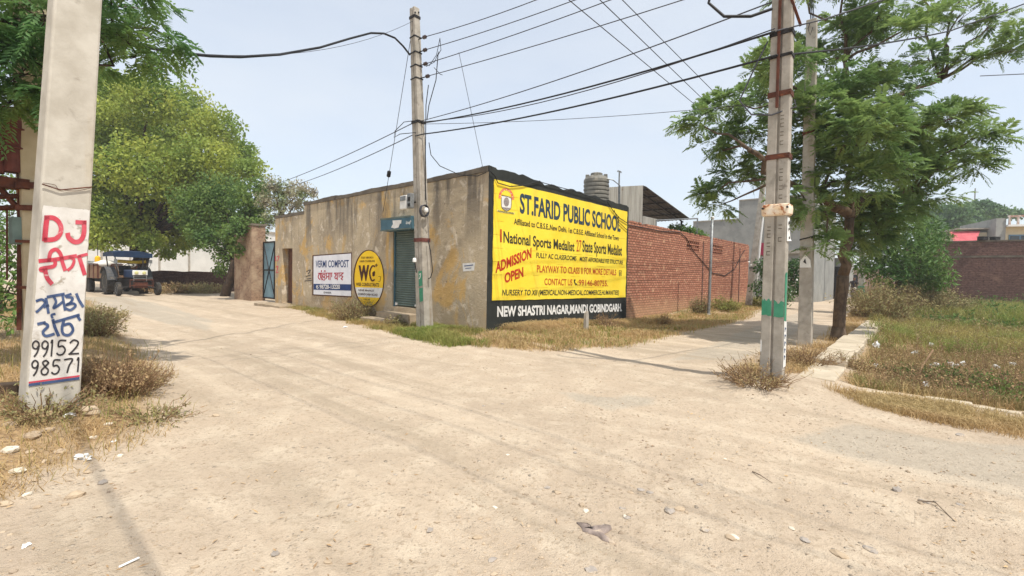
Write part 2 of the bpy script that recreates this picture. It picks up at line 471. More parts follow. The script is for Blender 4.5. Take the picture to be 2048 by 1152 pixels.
ASP_SHADE = [PX((1105, 783), (1250, 788), (1330, 792), (1300, 812), (1225, 822), (1150, 803)),
       PX((1560, 868), (1680, 838), (1790, 850), (1920, 872)) + [(7.0, 4.2), (7.0, 2.6)] + PX((2048, 1010), (1900, 968), (1760, 935), (1620, 895)),
       PX((150, 594), (260, 592), (330, 612), (430, 640), (420, 665), (310, 640), (200, 618)),
       PX((1330, 720), (1540, 640), (1600, 625), (1640, 640), (1560, 690), (1480, 720))]  # last patch paints in the grey of the shaded stretch of right road
am = np.zeros(len(gx))
for q in ASP_SHADE: am = np.maximum(am, sst(-0.25, 0.35, sdist(gx, gy, q)))
a = me.attributes.new('asphalt_shade', 'FLOAT', 'POINT'); a.data.foreach_set('value', am.astype(np.float32))
VERGE_L = PX((560, 612), (640, 634), (700, 648), (780, 667), (880, 688), (985, 696)) + [tuple(loc2w(0.2, 0.2, 0)[:2]), tuple(loc2w(0.2, 13, 0)[:2])]
VERGE_R = PX((960, 694), (1010, 699), (1110, 702), (1250, 693), (1330, 676), (1420, 655), (1500, 632), (1540, 612)) + [tuple(loc2w(24, 0.2, 0)[:2]), tuple(loc2w(0, 0.2, 0)[:2])]
STRIP = PX((1450, 762), (1500, 772), (1560, 772), (1612, 758), (1742, 648), (1722, 602), (1690, 640), (1640, 680), (1580, 698), (1500, 715))
LOWER = PX((1640, 777), (1760, 790), (1900, 808), (2048, 830)) + [(8.5, 4.4), (8.5, 3.9)] + PX((2048, 872), (1900, 845), (1760, 818), (1660, 790))
lm = np.zeros(len(gx))
for q in (BANK, VERGE_L, VERGE_R, STRIP, LOWER, FIELD): lm = np.maximum(lm, sst(-0.2, 0.5, sdist(gx, gy, q)))
a = me.attributes.new('litter', 'FLOAT', 'POINT'); a.data.foreach_set('value', lm.astype(np.float32))
# ------------------------------------------------------------------ lettering
def text_geo(body, bold=0.0, res=3, shear=0.0):
    c = bpy.data.curves.new('lettering', 'FONT'); c.body = body; c.offset = bold; c.resolution_u = res; c.shear = shear
    o = bpy.data.objects.new('lettering', c); COL.objects.link(o)
    dg = bpy.context.evaluated_depsgraph_get(); dg.update()
    m = bpy.data.meshes.new_from_object(o.evaluated_get(dg))
    vs = [(v.co.x, v.co.y) for v in m.vertices]; fs = [tuple(q.vertices) for q in m.polygons]
    bpy.data.objects.remove(o); bpy.data.curves.remove(c); bpy.data.meshes.remove(m)
    return vs, fs
_capc = {}
def put_text(mb, body, plane, p0, p1, p2, off=0.006, bold=0.012, ref='H', shear=0.0):
    """baseline from pixel p0 to p1, cap height up to pixel p2 (above p0), laid on a plane function(px, py, off)"""
    vs, fs = text_geo(body, bold, 3, shear)
    if (ref, bold) not in _capc:
        rv, _ = text_geo(ref, bold); _capc[(ref, bold)] = (min(y for _, y in rv), max(y for _, y in rv))
    y0, y1 = _capc[(ref, bold)]
    x0, x1 = min(x for x, _ in vs), max(x for x, _ in vs)
    P0, P1, P2 = plane(*p0, off), plane(*p1, off), plane(*p2, off)
    ex, ey = (P1 - P0) / (x1 - x0), (P2 - P0) / (y1 - y0)
    mb.add([P0 + ex * (x - x0) + ey * (y - y0) for x, y in vs], fs)
def stroke(mb, plane, pts, wd, off=0.006, closed=False, n=6):
    """a brush stroke through pixels pts, wd pixels wide"""
    pts = [np.array(q, float) for q in pts]
    if len(pts) > 2:                         # smooth
        out = []
        for i in range(len(pts) - 1):
            a, b, c, d = pts[max(i - 1, 0)], pts[i], pts[i + 1], pts[min(i + 2, len(pts) - 1)]
            for k in range(n):
                s = k / n
                out.append(0.5 * ((2 * b) + (-a + c) * s + (2 * a - 5 * b + 4 * c - d) * s * s + (-a + 3 * b - 3 * c + d) * s ** 3))
        out.append(pts[-1]); pts = out
    L, Rr = [], []
    for i, q in enumerate(pts):
        tg = pts[min(i + 1, len(pts) - 1)] - pts[max(i - 1, 0)]
        tg = tg / (np.linalg.norm(tg) + 1e-9)
        nn = np.array([-tg[1], tg[0]]) * wd / 2
        if i == 0: q = q - tg * wd * 0.25
        if i == len(pts) - 1: q = q + tg * wd * 0.25
        L.append(plane(*(q + nn), off)); Rr.append(plane(*(q - nn), off))
    k = len(pts)
    mb.add(L + Rr, [(i, i + 1, k + i + 1, k + i) for i in range(k - 1)])
def patch(mb, plane, pts, off=0.004):
    mb.add([plane(*q, off) for q in pts], [tuple(range(len(pts)))])

# ------------------------------------------------------------------ corner building
m, t, p = newmat('old_plaster', 0.92, 0.15)
v = coords(t)
o1 = mixc(t, ramp(t, noise(t, v, 0.9, 7, 0.62), 0.32, 0.68), lin(196, 179, 150), lin(168, 153, 131))
o1 = mixc(t, ramp(t, noise(t, v, 2.6, 6, 0.7, 0.5), 0.53, 0.66), o1, lin(218, 204, 182))
o1 = mixc(t, math_(t, 'MULTIPLY', ramp(t, noise(t, coords(t, (1, 1.0, 0.7)), 0.95, 6, 0.65, 0.7), 0.52, 0.62), 0.85), o1, lin(206, 168, 104))
sx = t.nodes.new('ShaderNodeSeparateXYZ'); t.links.new(v, sx.inputs[0])
hi = ramp(t, sx.outputs[2], 1.7, 3.9)
stk = ramp(t, noise(t, coords(t, (1, 1, 0.10)), 2.4, 6, 0.68, 0.2), 0.46, 0.62)
o1 = mixc(t, math_(t, 'MULTIPLY', math_(t, 'MULTIPLY', hi, stk), 0.9), o1, lin(112, 104, 93))
lo = math_(t, 'SUBTRACT', 1.0, ramp(t, math_(t, 'ADD', sx.outputs[2], noise(t, v, 2.0, 4)), 0.55, 1.35))
o1 = mixc(t, math_(t, 'MULTIPLY', lo, 0.5), o1, lin(176, 152, 122))
o1 = mixc(t, ramp(t, noise(t, v, 8.0, 5, 0.7), 0.61, 0.70), o1, lin(132, 114, 96))
t.links.new(o1, p.inputs['Base Color'])
bump(t, p, math_(t, 'ADD', noise(t, v, 6.0, 6, 0.7), math_(t, 'MULTIPLY', noise(t, v, 40.0, 4), 0.4)), 0.8, 0.04)
M['old_plaster'] = m
M['black_wall'] = pmat('black_wall', lin(52, 54, 50), lin(38, 40, 38), 1.6, bmp=0.3, bscale=10, stain=(lin(86, 82, 74), 3.5, 0.62, 0.80), streak=(lin(70, 68, 62), 3.0, 0.6, 0.8))
M['parapet'] = pmat('parapet', lin(118, 108, 94), lin(92, 84, 74), 2.0, bmp=0.6, bscale=12, stain=(lin(70, 66, 60), 3.0, 0.55, 0.75))
M['teal_shutter'] = pmat('teal_shutter', lin(98, 112, 104), lin(84, 98, 92), 3, rough=0.55, spec=0.35, bmp=0.08, stain=(lin(118, 128, 120), 5.0, 0.62, 0.8))
M['teal_hood'] = pmat('teal_hood', lin(78, 114, 128), lin(68, 100, 114), 3, rough=0.55, bmp=0.1, stain=(lin(196, 200, 196), 2.6, 0.66, 0.70))
M['door_dark'] = pmat('door_dark', lin(110, 76, 58), lin(88, 62, 48), 5, bmp=0.3)
M['step'] = pmat('step', lin(176, 158, 134), lin(150, 134, 112), 3, bmp=0.4, stain=(lin(120, 106, 88), 4, 0.55, 0.8))

Y_END, Y_STEP, H, HL = 12.9, 10.15, 4.06, 3.72
DY0, DY1, DZ = 11.2, 12.2, 2.42
SY0, SY1, SZ0, SZ1 = 2.86, 4.10, 0.45, 2.85
X_END = 7.30
bld = thing('corner_shop_building', 'long stained tan plaster building on the corner, its end wall painted black', 'building', CORNER, YAW)
T = 0.30
mb = MB()
zb = -0.6
# shop wall: outer face at x = 0, openings for the shutter and the doorway
mb.bx(0, T, 0.0, SY0, zb, H); mb.bx(0, T, SY0, SY1, zb, SZ0); mb.bx(0, T, SY0, SY1, SZ1, H); mb.bx(0, T, SY1, Y_STEP, zb, H)
mb.bx(0, T, Y_STEP, DY0, zb, HL); mb.bx(0, T, DY0, DY1, zb, 0.12); mb.bx(0, T, DY0, DY1, DZ, HL); mb.bx(0, T, DY1, Y_END, zb, HL)
mb.bx(T, X_END, Y_END - T, Y_END, zb, HL - 0.01)      # far end wall
mb.bx(X_END - T, X_END, T, Y_END - T, zb, HL - 0.02)  # wall to the yard
mb.build('wall', M['old_plaster'], bld, world=False)
# end wall painted black, its top edge broken
mb = MB()
prof = [(0.004, zb), (X_END, zb), (X_END, 4.02)]
xs = np.linspace(X_END, 0.0, 46)[1:-1]
for x in xs:
    z = 4.13 + 0.06 * (x / X_END < 0.3) - 0.05 * (x / X_END) + 0.045 * float(vn(np.array([x * 2.2]), np.array([3.0]), 11)[0]) + 0.03 * float(vn(np.array([x * 7.0]), np.array([8.0]), 12)[0])
    prof.append((x, z))
prof.append((0.004, 4.22))
mb.prism([(x, -0.012, z) for x, z in prof], (0, T + 0.002, 0))
mb.build('end_wall', M['black_wall'], bld, world=False)
mb = MB()                                              # parapet band above the plaster
ys = np.linspace(0.02, Y_STEP + 0.02, 60)
pf = [(ys[0], H + 0.004), (ys[-1], H + 0.004)]
for y in ys[::-1]:
    pf.append((y, 4.19 + 0.02 * float(vn(np.array([y * 1.3]), np.array([1.0]), 21)[0]) + 0.012 * float(vn(np.array([y * 5]), np.array([5.0]), 22)[0])))
mb.prism([(-0.03, y, z) for y, z in pf], (T + 0.03, 0, 0))
pf = [(Y_STEP + 0.03, HL + 0.003), (Y_END + 0.02, HL + 0.003)]
for y in np.linspace(Y_END + 0.02, Y_STEP + 0.03, 20):
    pf.append((y, 3.84 + 0.015 * float(vn(np.array([y * 2.3]), np.array([1.0]), 23)[0])))
mb.prism([(-0.02, y, z) for y, z in pf], (T + 0.02, 0, 0))
mb.build('parapet', M['parapet'], bld, world=False)
MB().bx(T, X_END - T, T, Y_END - T, 3.45, 3.6).build('roof', M['grey_cement'], bld, world=False)
# doorway
dr = MB().bx(0.26, 0.29, DY0 + 0.005, DY1 - 0.005, 0.125, DZ - 0.005)
for k in range(5): dr.bx(0.245, 0.259, DY0 + 0.03, DY1 - 0.03, 0.3 + k * 0.45, 0.34 + k * 0.45)
d_ = dr.build('door', M['door_dark'], bld, world=False)
MB().box((0.235, DY0 + 0.12, 1.15), (0.02, 0.03, 0.16)).build('handle', M['dark_steel'], d_, world=False)
MB().bx(-0.75, -0.002, 10.6, 13.2, -0.3, 0.10).build('doorstep', M['step'], bld, world=False, bev=0.02)
# rolling shutter of many curved slats
mb = MB()
nsl = 34
pts = []
hs = (SZ1 - SZ0 - 0.04) / nsl
for k in range(nsl):
    z = SZ0 + 0.03 + k * hs
    pts += [(0.10, z), (0.078, z + hs * 0.35), (0.078, z + hs * 0.65), (0.10, z + hs * 0.97)]
poly = [(x, SY0 + 0.045, z) for x, z in pts] + [(0.14, SY0 + 0.045, pts[-1][1]), (0.14, SY0 + 0.045, pts[0][1])]
mb.prism(poly, (0, SY1 - SY0 - 0.09, 0))
sh = mb.build('shutter', M['teal_shutter'], bld, world=False)
mb = MB()
mb.bx(0.04, 0.15, SY0 + 0.002, SY0 + 0.043, SZ0, SZ1); mb.bx(0.04, 0.15, SY1 - 0.043, SY1 - 0.002, SZ0, SZ1)
mb.build('guide_rail', M['teal_hood'], sh, world=False)
mb = MB(); mb.box((0.075, SY1 - 0.12, SZ0 + 0.08), (0.06, 0.09, 0.09)); mb.box((0.075, SY0 + 0.14, SZ0 + 0.08), (0.06, 0.07, 0.06))
mb.build('padlock', M['white'], sh, world=False, bev=0.01)
mb = MB(); mb.bx(-0.34, -0.003, SY0 - 0.12, SY1 + 0.16, SZ1 - 0.10, SZ1 + 0.27)
hd = mb.build('shutter_hood', M['teal_hood'], bld, world=False, bev=0.01)
mb = MB(); mb.bx(-0.352, -0.342, SY0 - 0.13, SY1 + 0.17, SZ1 + 0.23, SZ1 + 0.28); mb.bx(-0.352, -0.342, SY0 - 0.13, SY1 + 0.17, SZ1 - 0.11, SZ1 - 0.07)
mb.build('trim', M['teal_shutter'], hd, world=False)
mb = MB()
ppts = [(785, 441), (803, 440), (802, 448), (800, 447), (797, 455), (789, 457), (782, 455), (786, 448)]
patch(mb, lambda a, b, o: shopwall(a, b, 0.345 + o), ppts, 0.004)
mb.build('torn_poster', M['paper'], hd)
MB().bx(-0.40, -0.004, SY0 - 0.15, SY1 + 0.25, -0.4, 0.30).bx(-0.80, -0.41, SY0 + 0.45, SY1 + 0.5, -0.4, 0.13).build('step', M['step'], bld, world=False, bev=0.02)
# number plate and rubbed notices painted on the plaster
mb = MB(); patch(mb, shopwall, [(925, 527), (950, 525), (948, 541), (926, 543)], 0.004)
pl = mb.build('notice', M['white'], bld)
mb = MB(); stroke(mb, shopwall, [(929, 532), (946, 530)], 2, 0.008); stroke(mb, shopwall, [(931, 537), (942, 536)], 1.5, 0.008)
mb.build('notice_lettering', M['paint_navy'], pl)
mb = MB()
for q in ([(613, 543), (621, 540), (616, 548)], [(612, 553), (621, 550)], [(614, 558), (622, 557)], [(610, 562), (623, 561)]): stroke(mb, shopwall, q, 1.6, 0.005)
mb.build('scrawl', M['paint_black'], bld)
mb = MB()
for q in ([(551, 513), (551, 522)], [(554, 513), (558, 513), (555, 522)], [(552, 534), (556, 533), (553, 545), (557, 544)]): stroke(mb, shopwall, q, 1.6, 0.005)
mb.build('painted_number', M['paint_red'], bld)

# ------------------------------------------------------------------ hoarding painted yellow on the end wall
m, t, p = newmat('yellow', 0.75, 0.2)
v = coords(t)
yc = mixc(t, ramp(t, noise(t, v, 1.1, 5), 0.35, 0.7), lin(248, 222, 72), lin(242, 208, 56))
yc = mixc(t, math_(t, 'MULTIPLY', ramp(t, noise(t, coords(t, (1, 1, .12)), 1.6, 5), 0.55, 0.8), 0.6), yc, lin(226, 194, 84))
sz_ = t.nodes.new('ShaderNodeSeparateXYZ'); t.links.new(v, sz_.inputs[0])
fr_ = math_(t, 'FRACT', math_(t, 'MULTIPLY', math_(t, 'ADD', sz_.outputs[2], math_(t, 'MULTIPLY', noise(t, v, 1.5, 3), 0.05)), 2.9))
ln_ = math_(t, 'MULTIPLY', math_(t, 'SUBTRACT', 1.0, ramp(t, fr_, 0.02, 0.07)), ramp(t, noise(t, v, 1.7, 3), 0.45, 0.6))
yc = mixc(t, math_(t, 'MULTIPLY', ln_, 0.5), yc, lin(196, 164, 60))
yc = mixc(t, math_(t, 'MULTIPLY', ramp(t, noise(t, v, 9.0, 5, .7), 0.64, 0.74), 0.6), yc, lin(236, 222, 150))
t.links.new(yc, p.inputs['Base Color']); bump(t, p, math_(t, 'ADD', noise(t, v, 8.0, 5), math_(t, 'MULTIPLY', ln_, -1.0)), 0.3, 0.02)
M['yellow'] = m
M['ink_teal'] = pmat('ink_teal', lin(40, 62, 82), lin(52, 72, 82), 4, bmp=0)
M['ink_dark'] = pmat('ink_dark', lin(52, 52, 40), lin(70, 68, 46), 6, bmp=0)
M['ink_red'] = pmat('ink_red', lin(196, 62, 32), lin(176, 50, 30), 4, bmp=0)
M['ink_orange'] = pmat('ink_orange', lin(204, 98, 36), lin(176, 84, 40), 6, bmp=0)
SWO = 0.012
def sgn(a, b, off=0.0): return signwall(a, b, SWO + 0.014 + off)
hb = thing('school_hoarding', 'large yellow school advertisement painted across the black end wall', 'sign', loc2w(3.5, -0.03, 0.8), YAW)
qs_ = ((983.5, 601), (1250.5, 594.6), (1254, 423.4), (988, 358.5)); cn = []
for i_ in range(4):                                    # hand painted, slightly wavering border
    for k_ in np.linspace(0, 1, 26)[:-1]:
        j_ = 0.0 if k_ == 0 else 0.5
        cn.append(signwall(qs_[i_][0] + (qs_[(i_ + 1) % 4][0] - qs_[i_][0]) * k_ + random.uniform(-j_, j_), qs_[i_][1] + (qs_[(i_ + 1) % 4][1] - qs_[i_][1]) * k_ + random.uniform(-j_, j_), SWO + 0.002))
MB().prism(cn, -D1 * 0.012).build('board', M['yellow'], hb)
mb = MB(); put_text(mb, 'ST.FARID PUBLIC SCHOOL', sgn, (1039.7, 426), (1241, 463.8), (1039.7, 386), bold=0.030); mb.build('lettering', M['ink_teal'], hb)
mb = MB(); put_text(mb, 'Affiliated to C.B.S.E..New Delhi. 1st C.B.S.E. Affiliated School in the Town', sgn, (1028, 448.6), (1237.5, 481), (1028, 436.4), bold=0.016); mb.build('lettering', M['ink_dark'], hb)
mb = MB(); put_text(mb, '1', sgn, (1000.4, 484), (1003.6, 484.6), (1000.4, 458), bold=0.0); mb.build('lettering', M['ink_red'], hb)
mb = MB(); put_text(mb, 'National Sports Medalist', sgn, (1007, 485), (1149, 503), (1007, 462), bold=0.022); mb.build('lettering', M['ink_dark'], hb)
mb = MB(); put_text(mb, '27', sgn, (1153, 502.5), (1163, 503.5), (1153, 479.5), bold=0.0); mb.build('lettering', M['ink_red'], hb)
mb = MB(); put_text(mb, 'State Sports Medalist', sgn, (1165, 503.5), (1244, 511.6), (1165, 480.5), bold=0.020); mb.build('lettering', M['ink_dark'], hb)
mb = MB(); put_text(mb, 'ADMISSION', sgn, (991, 546.6), (1063, 515.5), (991, 524.5), bold=0.034); mb.build('lettering', M['ink_red'], hb)
mb = MB(); put_text(mb, 'OPEN', sgn, (1009.4, 567), (1047, 553.5), (1009.0, 546.5), bold=0.034); mb.build('lettering', M['ink_red'], hb)
mb = MB(); put_text(mb, 'FULLY AC CLASSROOMS', sgn, (1072.5, 515.3), (1153, 521.5), (1072.5, 505), bold=0.018, shear=0.1); mb.build('lettering', M['ink_dark'], hb)
mb = MB(); put_text(mb, 'MOST AFFORDABLE FEE STRUCTURE', sgn, (1159.5, 522), (1246, 529), (1159.5, 513), bold=0.016, shear=0.1); mb.build('lettering', M['ink_dark'], hb)
mb = MB(); put_text(mb, 'PLAYWAY TO CLASS II FOR MORE DETAILS', sgn, (1074, 544.4), (1232.5, 550.6), (1074, 530), bold=0.018); mb.build('lettering', M['ink_orange'], hb)
mb = MB(); put_text(mb, 'CONTACT US', sgn, (1089, 570), (1145, 571), (1089, 556.6), bold=0.018); mb.build('lettering', M['ink_orange'], hb)
mb = MB(); put_text(mb, ':99146-80755.', sgn, (1155, 571.2), (1216, 572.4), (1155, 559), bold=0.018); mb.build('lettering', M['ink_orange'], hb)
mb = MB(); stroke(mb, sgn, [(1149, 560), (1149.5, 565), (1152.5, 569)], 2.2, 0.006); stroke(mb, sgn, [(1148.4, 560), (1150.6, 560.4)], 2.6, 0.006); stroke(mb, sgn, [(1151.6, 569.6), (1153.6, 568)], 2.6, 0.006); mb.build('printed_symbol', M['ink_dark'], hb)
mb = MB(); put_text(mb, 'NURSERY TO XII (MEDICAL,NON-MEDICAL,COMMERCE,HUMANITIES)', sgn, (1003.8, 591), (1238, 589.4), (1003.8, 579), bold=0.016, shear=0.2); mb.build('lettering', M['ink_dark'], hb)
mb = MB(); stroke(mb, sgn, [(1238.6, 541), (1242.6, 541), (1242.6, 552), (1238.6, 552), (1238.6, 541)], 0.9, 0.006, n=1); stroke(mb, sgn, [(1241, 544), (1240.4, 545), (1240.4, 551)], 0.9, 0.006); stroke(mb, sgn, [(1239.4, 547.5), (1241.4, 547.6)], 0.8, 0.006); mb.build('printed_symbol', M['ink_dark'], hb)
# crest
def crest(X, Y): return (980 + X / 11.52, 350 + Y / 11.52)
mb = MB()
stroke(mb, sgn, [crest(*q) for q in ((222, 525), (240, 420), (300, 345), (370, 325), (450, 360), (505, 440), (530, 560))], 4.2, 0.005)
arch = mb.build('crest_arch', pmat('crest_red', lin(214, 96, 58), lin(232, 150, 110), 10, bmp=0), hb)
mb = MB()
for q in ((232, 470), (275, 395), (325, 350), (385, 345), (440, 370), (485, 430), (512, 500)):
    a_, b_ = crest(*q); stroke(mb, sgn, [(a_ - 0.5, b_ - 0.7), (a_ + 0.5, b_ + 0.7)], 0.9, 0.008)
mb.build('crest_lettering', M['white'], arch)
mb = MB(); patch(mb, sgn, [crest(*q) for q in ((270, 480), (320, 470), (375, 490), (430, 490), (495, 530), (490, 700), (470, 780), (380, 825), (290, 770), (262, 690))], 0.005)
sh_ = mb.build('crest_shield', M['white'], hb)
mb = MB(); patch(mb, sgn, [crest(380 + 62 * math.cos(a_), 620 + 105 * math.sin(a_)) for a_ in np.linspace(0, 2 * math.pi, 18)[:-1]], 0.008)
patch(mb, sgn, [crest(*q) for q in ((285, 740), (470, 760), (450, 785), (380, 812), (300, 768))], 0.008)
mb.build('crest_medallion', pmat('crest_grey', lin(120, 110, 108), lin(160, 150, 145), 12, bmp=0), sh_)
mb = MB(); stroke(mb, sgn, [crest(270, 470), crest(330, 480), crest(400, 495), crest(490, 530)], 1.2, 0.008); stroke(mb, sgn, [crest(262, 520), crest(265, 700), crest(300, 780), crest(380, 828), crest(470, 780), crest(492, 700), crest(495, 540)], 0.9, 0.008)
mb.build('crest_outline', M['ink_dark'], sh_)
mb = MB(); stroke(mb, sgn, [crest(170, 815), crest(270, 850), crest(400, 865), crest(560, 885)], 3.4, 0.005)
rb = mb.build('crest_ribbon', pmat('crest_cream', lin(236, 222, 140), None, 5, bmp=0), hb)
mb = MB(); put_text(mb, 'KNOWLEDGE IS POWER', sgn, crest(185, 842), crest(545, 905), crest(190, 806), 0.009, bold=0.02)
mb.build('ribbon_lettering', M['ink_dark'], rb)
mb = MB()
put_text(mb, 'NEW SHASTRI NAGAR,MANDI GOBINDGARH.', lambda a, b, o: signwall(a, b, SWO + o), (994.4, 634), (1243.8, 622.6), (994.4, 612.5), 0.005, bold=0.040)
ad = mb.build('painted_address', M['white'], None)
tag(ad, 'white painted address line on the black wall below the yellow hoarding', 'lettering')

# ------------------------------------------------------------------ two signs on the shop wall
M['sign_white'] = pmat('sign_white', lin(236, 236, 240), lin(224, 224, 230), 3, rough=0.6, bmp=0.05, stain=(lin(196, 188, 176), 3.0, 0.68, 0.85))
M['sign_navy'] = pmat('sign_navy', lin(48, 72, 122), lin(42, 62, 108), 4, bmp=0)
M['sign_amber'] = pmat('sign_amber', lin(246, 204, 34), lin(240, 192, 30), 2, rough=0.6, bmp=0.05)
M['maroon'] = pmat('maroon', lin(84, 48, 36), lin(70, 40, 32), 4, bmp=0)
def sw(a, b, off=0.0): return shopwall(a, b, 0.03 + off)
vs_ = thing('compost_sign', 'white rectangular vermicompost signboard with navy phone strip on the tan wall', 'sign', shopwall(665, 550, 0.01), YAW)
fr = [(626, 510.6), (703.6, 505), (703.2, 594.3), (625.8, 590.4)]
MB().prism([shopwall(*q, 0.003) for q in fr], -D2 * 0.022).build('frame', M['maroon'], vs_)
inn = [(627.4, 512.4), (702.2, 507), (701.8, 592.2), (627.2, 588.6)]
MB().prism([shopwall(*q, 0.0255) for q in inn], -D2 * 0.005).build('board', M['sign_white'], vs_)
mb = MB(); patch(mb, sw, [(627.3, 567.6), (702.0, 568.6), (701.9, 581.4), (627.3, 579.2)], 0.003); mb.build('phone_strip', M['sign_navy'], vs_)
mb = MB(); put_text(mb, 'VERMI COMPOST', sw, (631.5, 534.8), (697.5, 534.6), (631.5, 521.3), 0.004, bold=0.014)
mb.build('lettering', M['sign_navy'], vs_)
def v2(X, Y): return (615 + X / 11.52, 500 + Y / 11.52)
mb = MB()
for q in ([(245, 535), (830, 525)], ):
    stroke(mb, sw, [v2(245, 535), v2(570, 530)], 1.6, 0.004); stroke(mb, sw, [v2(615, 532), v2(830, 527)], 1.6, 0.004)
for q, wd in (([(285, 540), (255, 580), (250, 640), (290, 680)], 1.8), ([(300, 535), (300, 600), (305, 650)], 1.8), ([(328, 540), (328, 690)], 1.5),
              ([(345, 575), (395, 560), (400, 600), (355, 620), (345, 590)], 1.6), ([(350, 625), (400, 640), (395, 690), (350, 685), (345, 660)], 1.6), ([(320, 470), (322, 500)], 2.0), ([(385, 500), (395, 475), (420, 490)], 1.6),
              ([(430, 545), (440, 620), (430, 660)], 1.6), ([(490, 540), (485, 600), (440, 620)], 1.6), ([(488, 600), (490, 680)], 1.6), ([(520, 540), (520, 690)], 1.6), ([(555, 540), (555, 620)], 1.6),
              ([(625, 545), (660, 570), (630, 620), (650, 660), (680, 640)], 1.8), ([(685, 540), (685, 690)], 1.8), ([(725, 540), (728, 630)], 1.6), ([(815, 540), (770, 575), (760, 595), (810, 605), (800, 640), (775, 660), (810, 690)], 1.8)):
    stroke(mb, sw, [v2(*z) for z in q], wd, 0.004)
mb.build('lettering', pmat('sign_red', lin(186, 44, 62), lin(170, 40, 56), 4, bmp=0), vs_)
mb = MB(); put_text(mb, '98728-13220', sw, (639, 577.6), (680, 577.9), (639, 569.2), 0.006, bold=0.03)
stroke(mb, sw, [(633.5, 571), (633, 575), (635.5, 577.5)], 1.4, 0.006); stroke(mb, sw, [(636, 570.5), (635, 573), (637, 576)], 1.2, 0.006)
mb.build('phone_lettering', M['white'], vs_)
mb = MB(); put_text(mb, 'KHANNA', sw, (647.5, 587), (662.5, 587.4), (647.5, 583), 0.004, bold=0.02); mb.build('lettering', M['paint_black'], vs_)

ov = thing('oval_sign', 'oval amber consultants signboard with a white band beside the shutter', 'sign', shopwall(738, 555, 0.01), YAW)
def ell(k, n=40, ins=0.0): return [(738 + (30.6 - ins) * math.cos(a_) - 0.0, 557.2 + (57.6 - ins) * math.sin(a_) - 0.075 * (30.6 - ins) * math.cos(a_) * 0) for a_ in np.linspace(0, 2 * math.pi, n + 1)[:-1]]
MB().prism([shopwall(*q, 0.003) for q in ell(0)], -D2 * 0.022).build('frame', M['maroon'], ov)
MB().prism([shopwall(*q, 0.0255) for q in ell(0, 40, 1.7)], -D2 * 0.005).build('board', M['sign_amber'], ov)
def o2(X, Y): return (700 + X / 8.862, 490 + Y / 8.862)
xe = lambda Y: 28.9 * math.sqrt(max(0, 1 - ((490 + Y / 8.862 - 557.2) / 55.9) ** 2))
band = []
for Y in np.linspace(750, 918, 8): band.append((738 - xe(Y), 490 + Y / 8.862))
for Y in np.linspace(934, 762, 8): band.append((738 + xe(Y), 490 + Y / 8.862))
mb = MB(); patch(mb, sw, band, 0.003); mb.build('white_band', M['white'], ov)
mb = MB()
for tx, a_, b_, c_, bd in (('STUDY ABROAD &', (195, 243), (415, 238), (195, 208), .02), ('CAREER COUNSELLING', (168, 307), (440, 300), (168, 274), .02), ('W', (150, 632), (340, 632), (150, 362), .06),
                       ('WISE CONSULTANTS', (105, 722), (512, 738), (105, 665), .02), ('NEAR MARKET', (150, 815), (430, 830), (150, 782), .02), ('GOBINDGARH ROAD', (140, 885), (488, 905), (140, 848), .02), ('CALL US', (240, 972), (350, 975), (240, 950), .02)):
    mb = MB(); put_text(mb, tx, sw, o2(*a_), o2(*b_), o2(*c_), 0.006, bold=bd); mb.build('lettering', M['maroon'], ov)
mb = MB()
stroke(mb, sw, [o2(440, 385), o2(400, 370), o2(362, 430), o2(350, 510), o2(370, 600), o2(400, 635), o2(432, 612)], 3.0, 0.006)
patch(mb, sw, [o2(*q) for q in ((385, 500), (430, 455), (450, 500), (440, 500), (440, 540), (415, 560), (395, 545), (395, 500))], 0.006)
patch(mb, sw, [o2(*q) for q in ((440, 345), (460, 350), (462, 330), (470, 330), (478, 352), (505, 358), (478, 364), (468, 390), (460, 388), (462, 364), (440, 362))], 0.006)
stroke(mb, sw, [o2(505, 560), o2(540, 560), o2(530, 640), o2(500, 640)], 0.8, 0.006)
mb.build('emblem', M['maroon'], ov)

# ------------------------------------------------------------------ concrete stump in front of the hoarding
q = gp(1172, 662)
st = thing('concrete_stump', 'short weathered concrete post standing in straw before the black wall', 'post', q, YAW)
MB().loft([[(-.07, -.05, -.3), (.07, -.05, -.3), (.07, .05, -.3), (-.07, .05, -.3)], [(-.06, -.045, .40), (.06, -.045, .40), (.06, .045, .40), (-.06, .045, .40)], [(-.05, -.04, .50), (.035, -.04, .54), (.045, .04, .52), (-.05, .04, .47)]]).build('shaft', M['concrete'], st, world=False, bev=0.01)
MB().tube([(0.01, 0, .48), (0.015, 0.01, .58)], 0.008, 5).build('rebar', M['rust'], st, world=False)

# ------------------------------------------------------------------ brick wall along the right-hand road
M['brick'] = brickmat('brick', lin(202, 142, 116), lin(174, 114, 92), lin(116, 84, 66), 0.24, 0.098, 0.018, 1.0, stain=(lin(206, 166, 134), 3.4, 0.54, 0.76), dust=(lin(186, 152, 118), 0.5, 1.4))
M['brick_dark'] = brickmat('brick_dark', lin(130, 98, 88), lin(108, 80, 73), lin(104, 80, 70), 0.24, 0.11, 0.02, 0.8, stain=(lin(150, 118, 102), 0.8, 0.56, 0.78))
BX0, BX1, BH = 0.0, 0.0, 3.60
bx0, bx1 = X_END + 0.01, lx(signwall(1499, 600))
wl = thing('brick_wall', 'rough red brick boundary wall running back from the yellow hoarding', 'wall', loc2w(bx0, 0.12, 0), YAW)
Lw = bx1 - bx0
J = [(lx(signwall(1379, 480)) - bx0, lx(signwall(1403, 480)) - bx0), (lx(signwall(1430, 480)) - bx0, lx(signwall(1450, 480)) - bx0)]
JZ0, JZ1 = 2.78, 3.28
mb = MB()
cuts = [0.0, J[0][0], J[0][1], J[1][0], J[1][1], Lw]
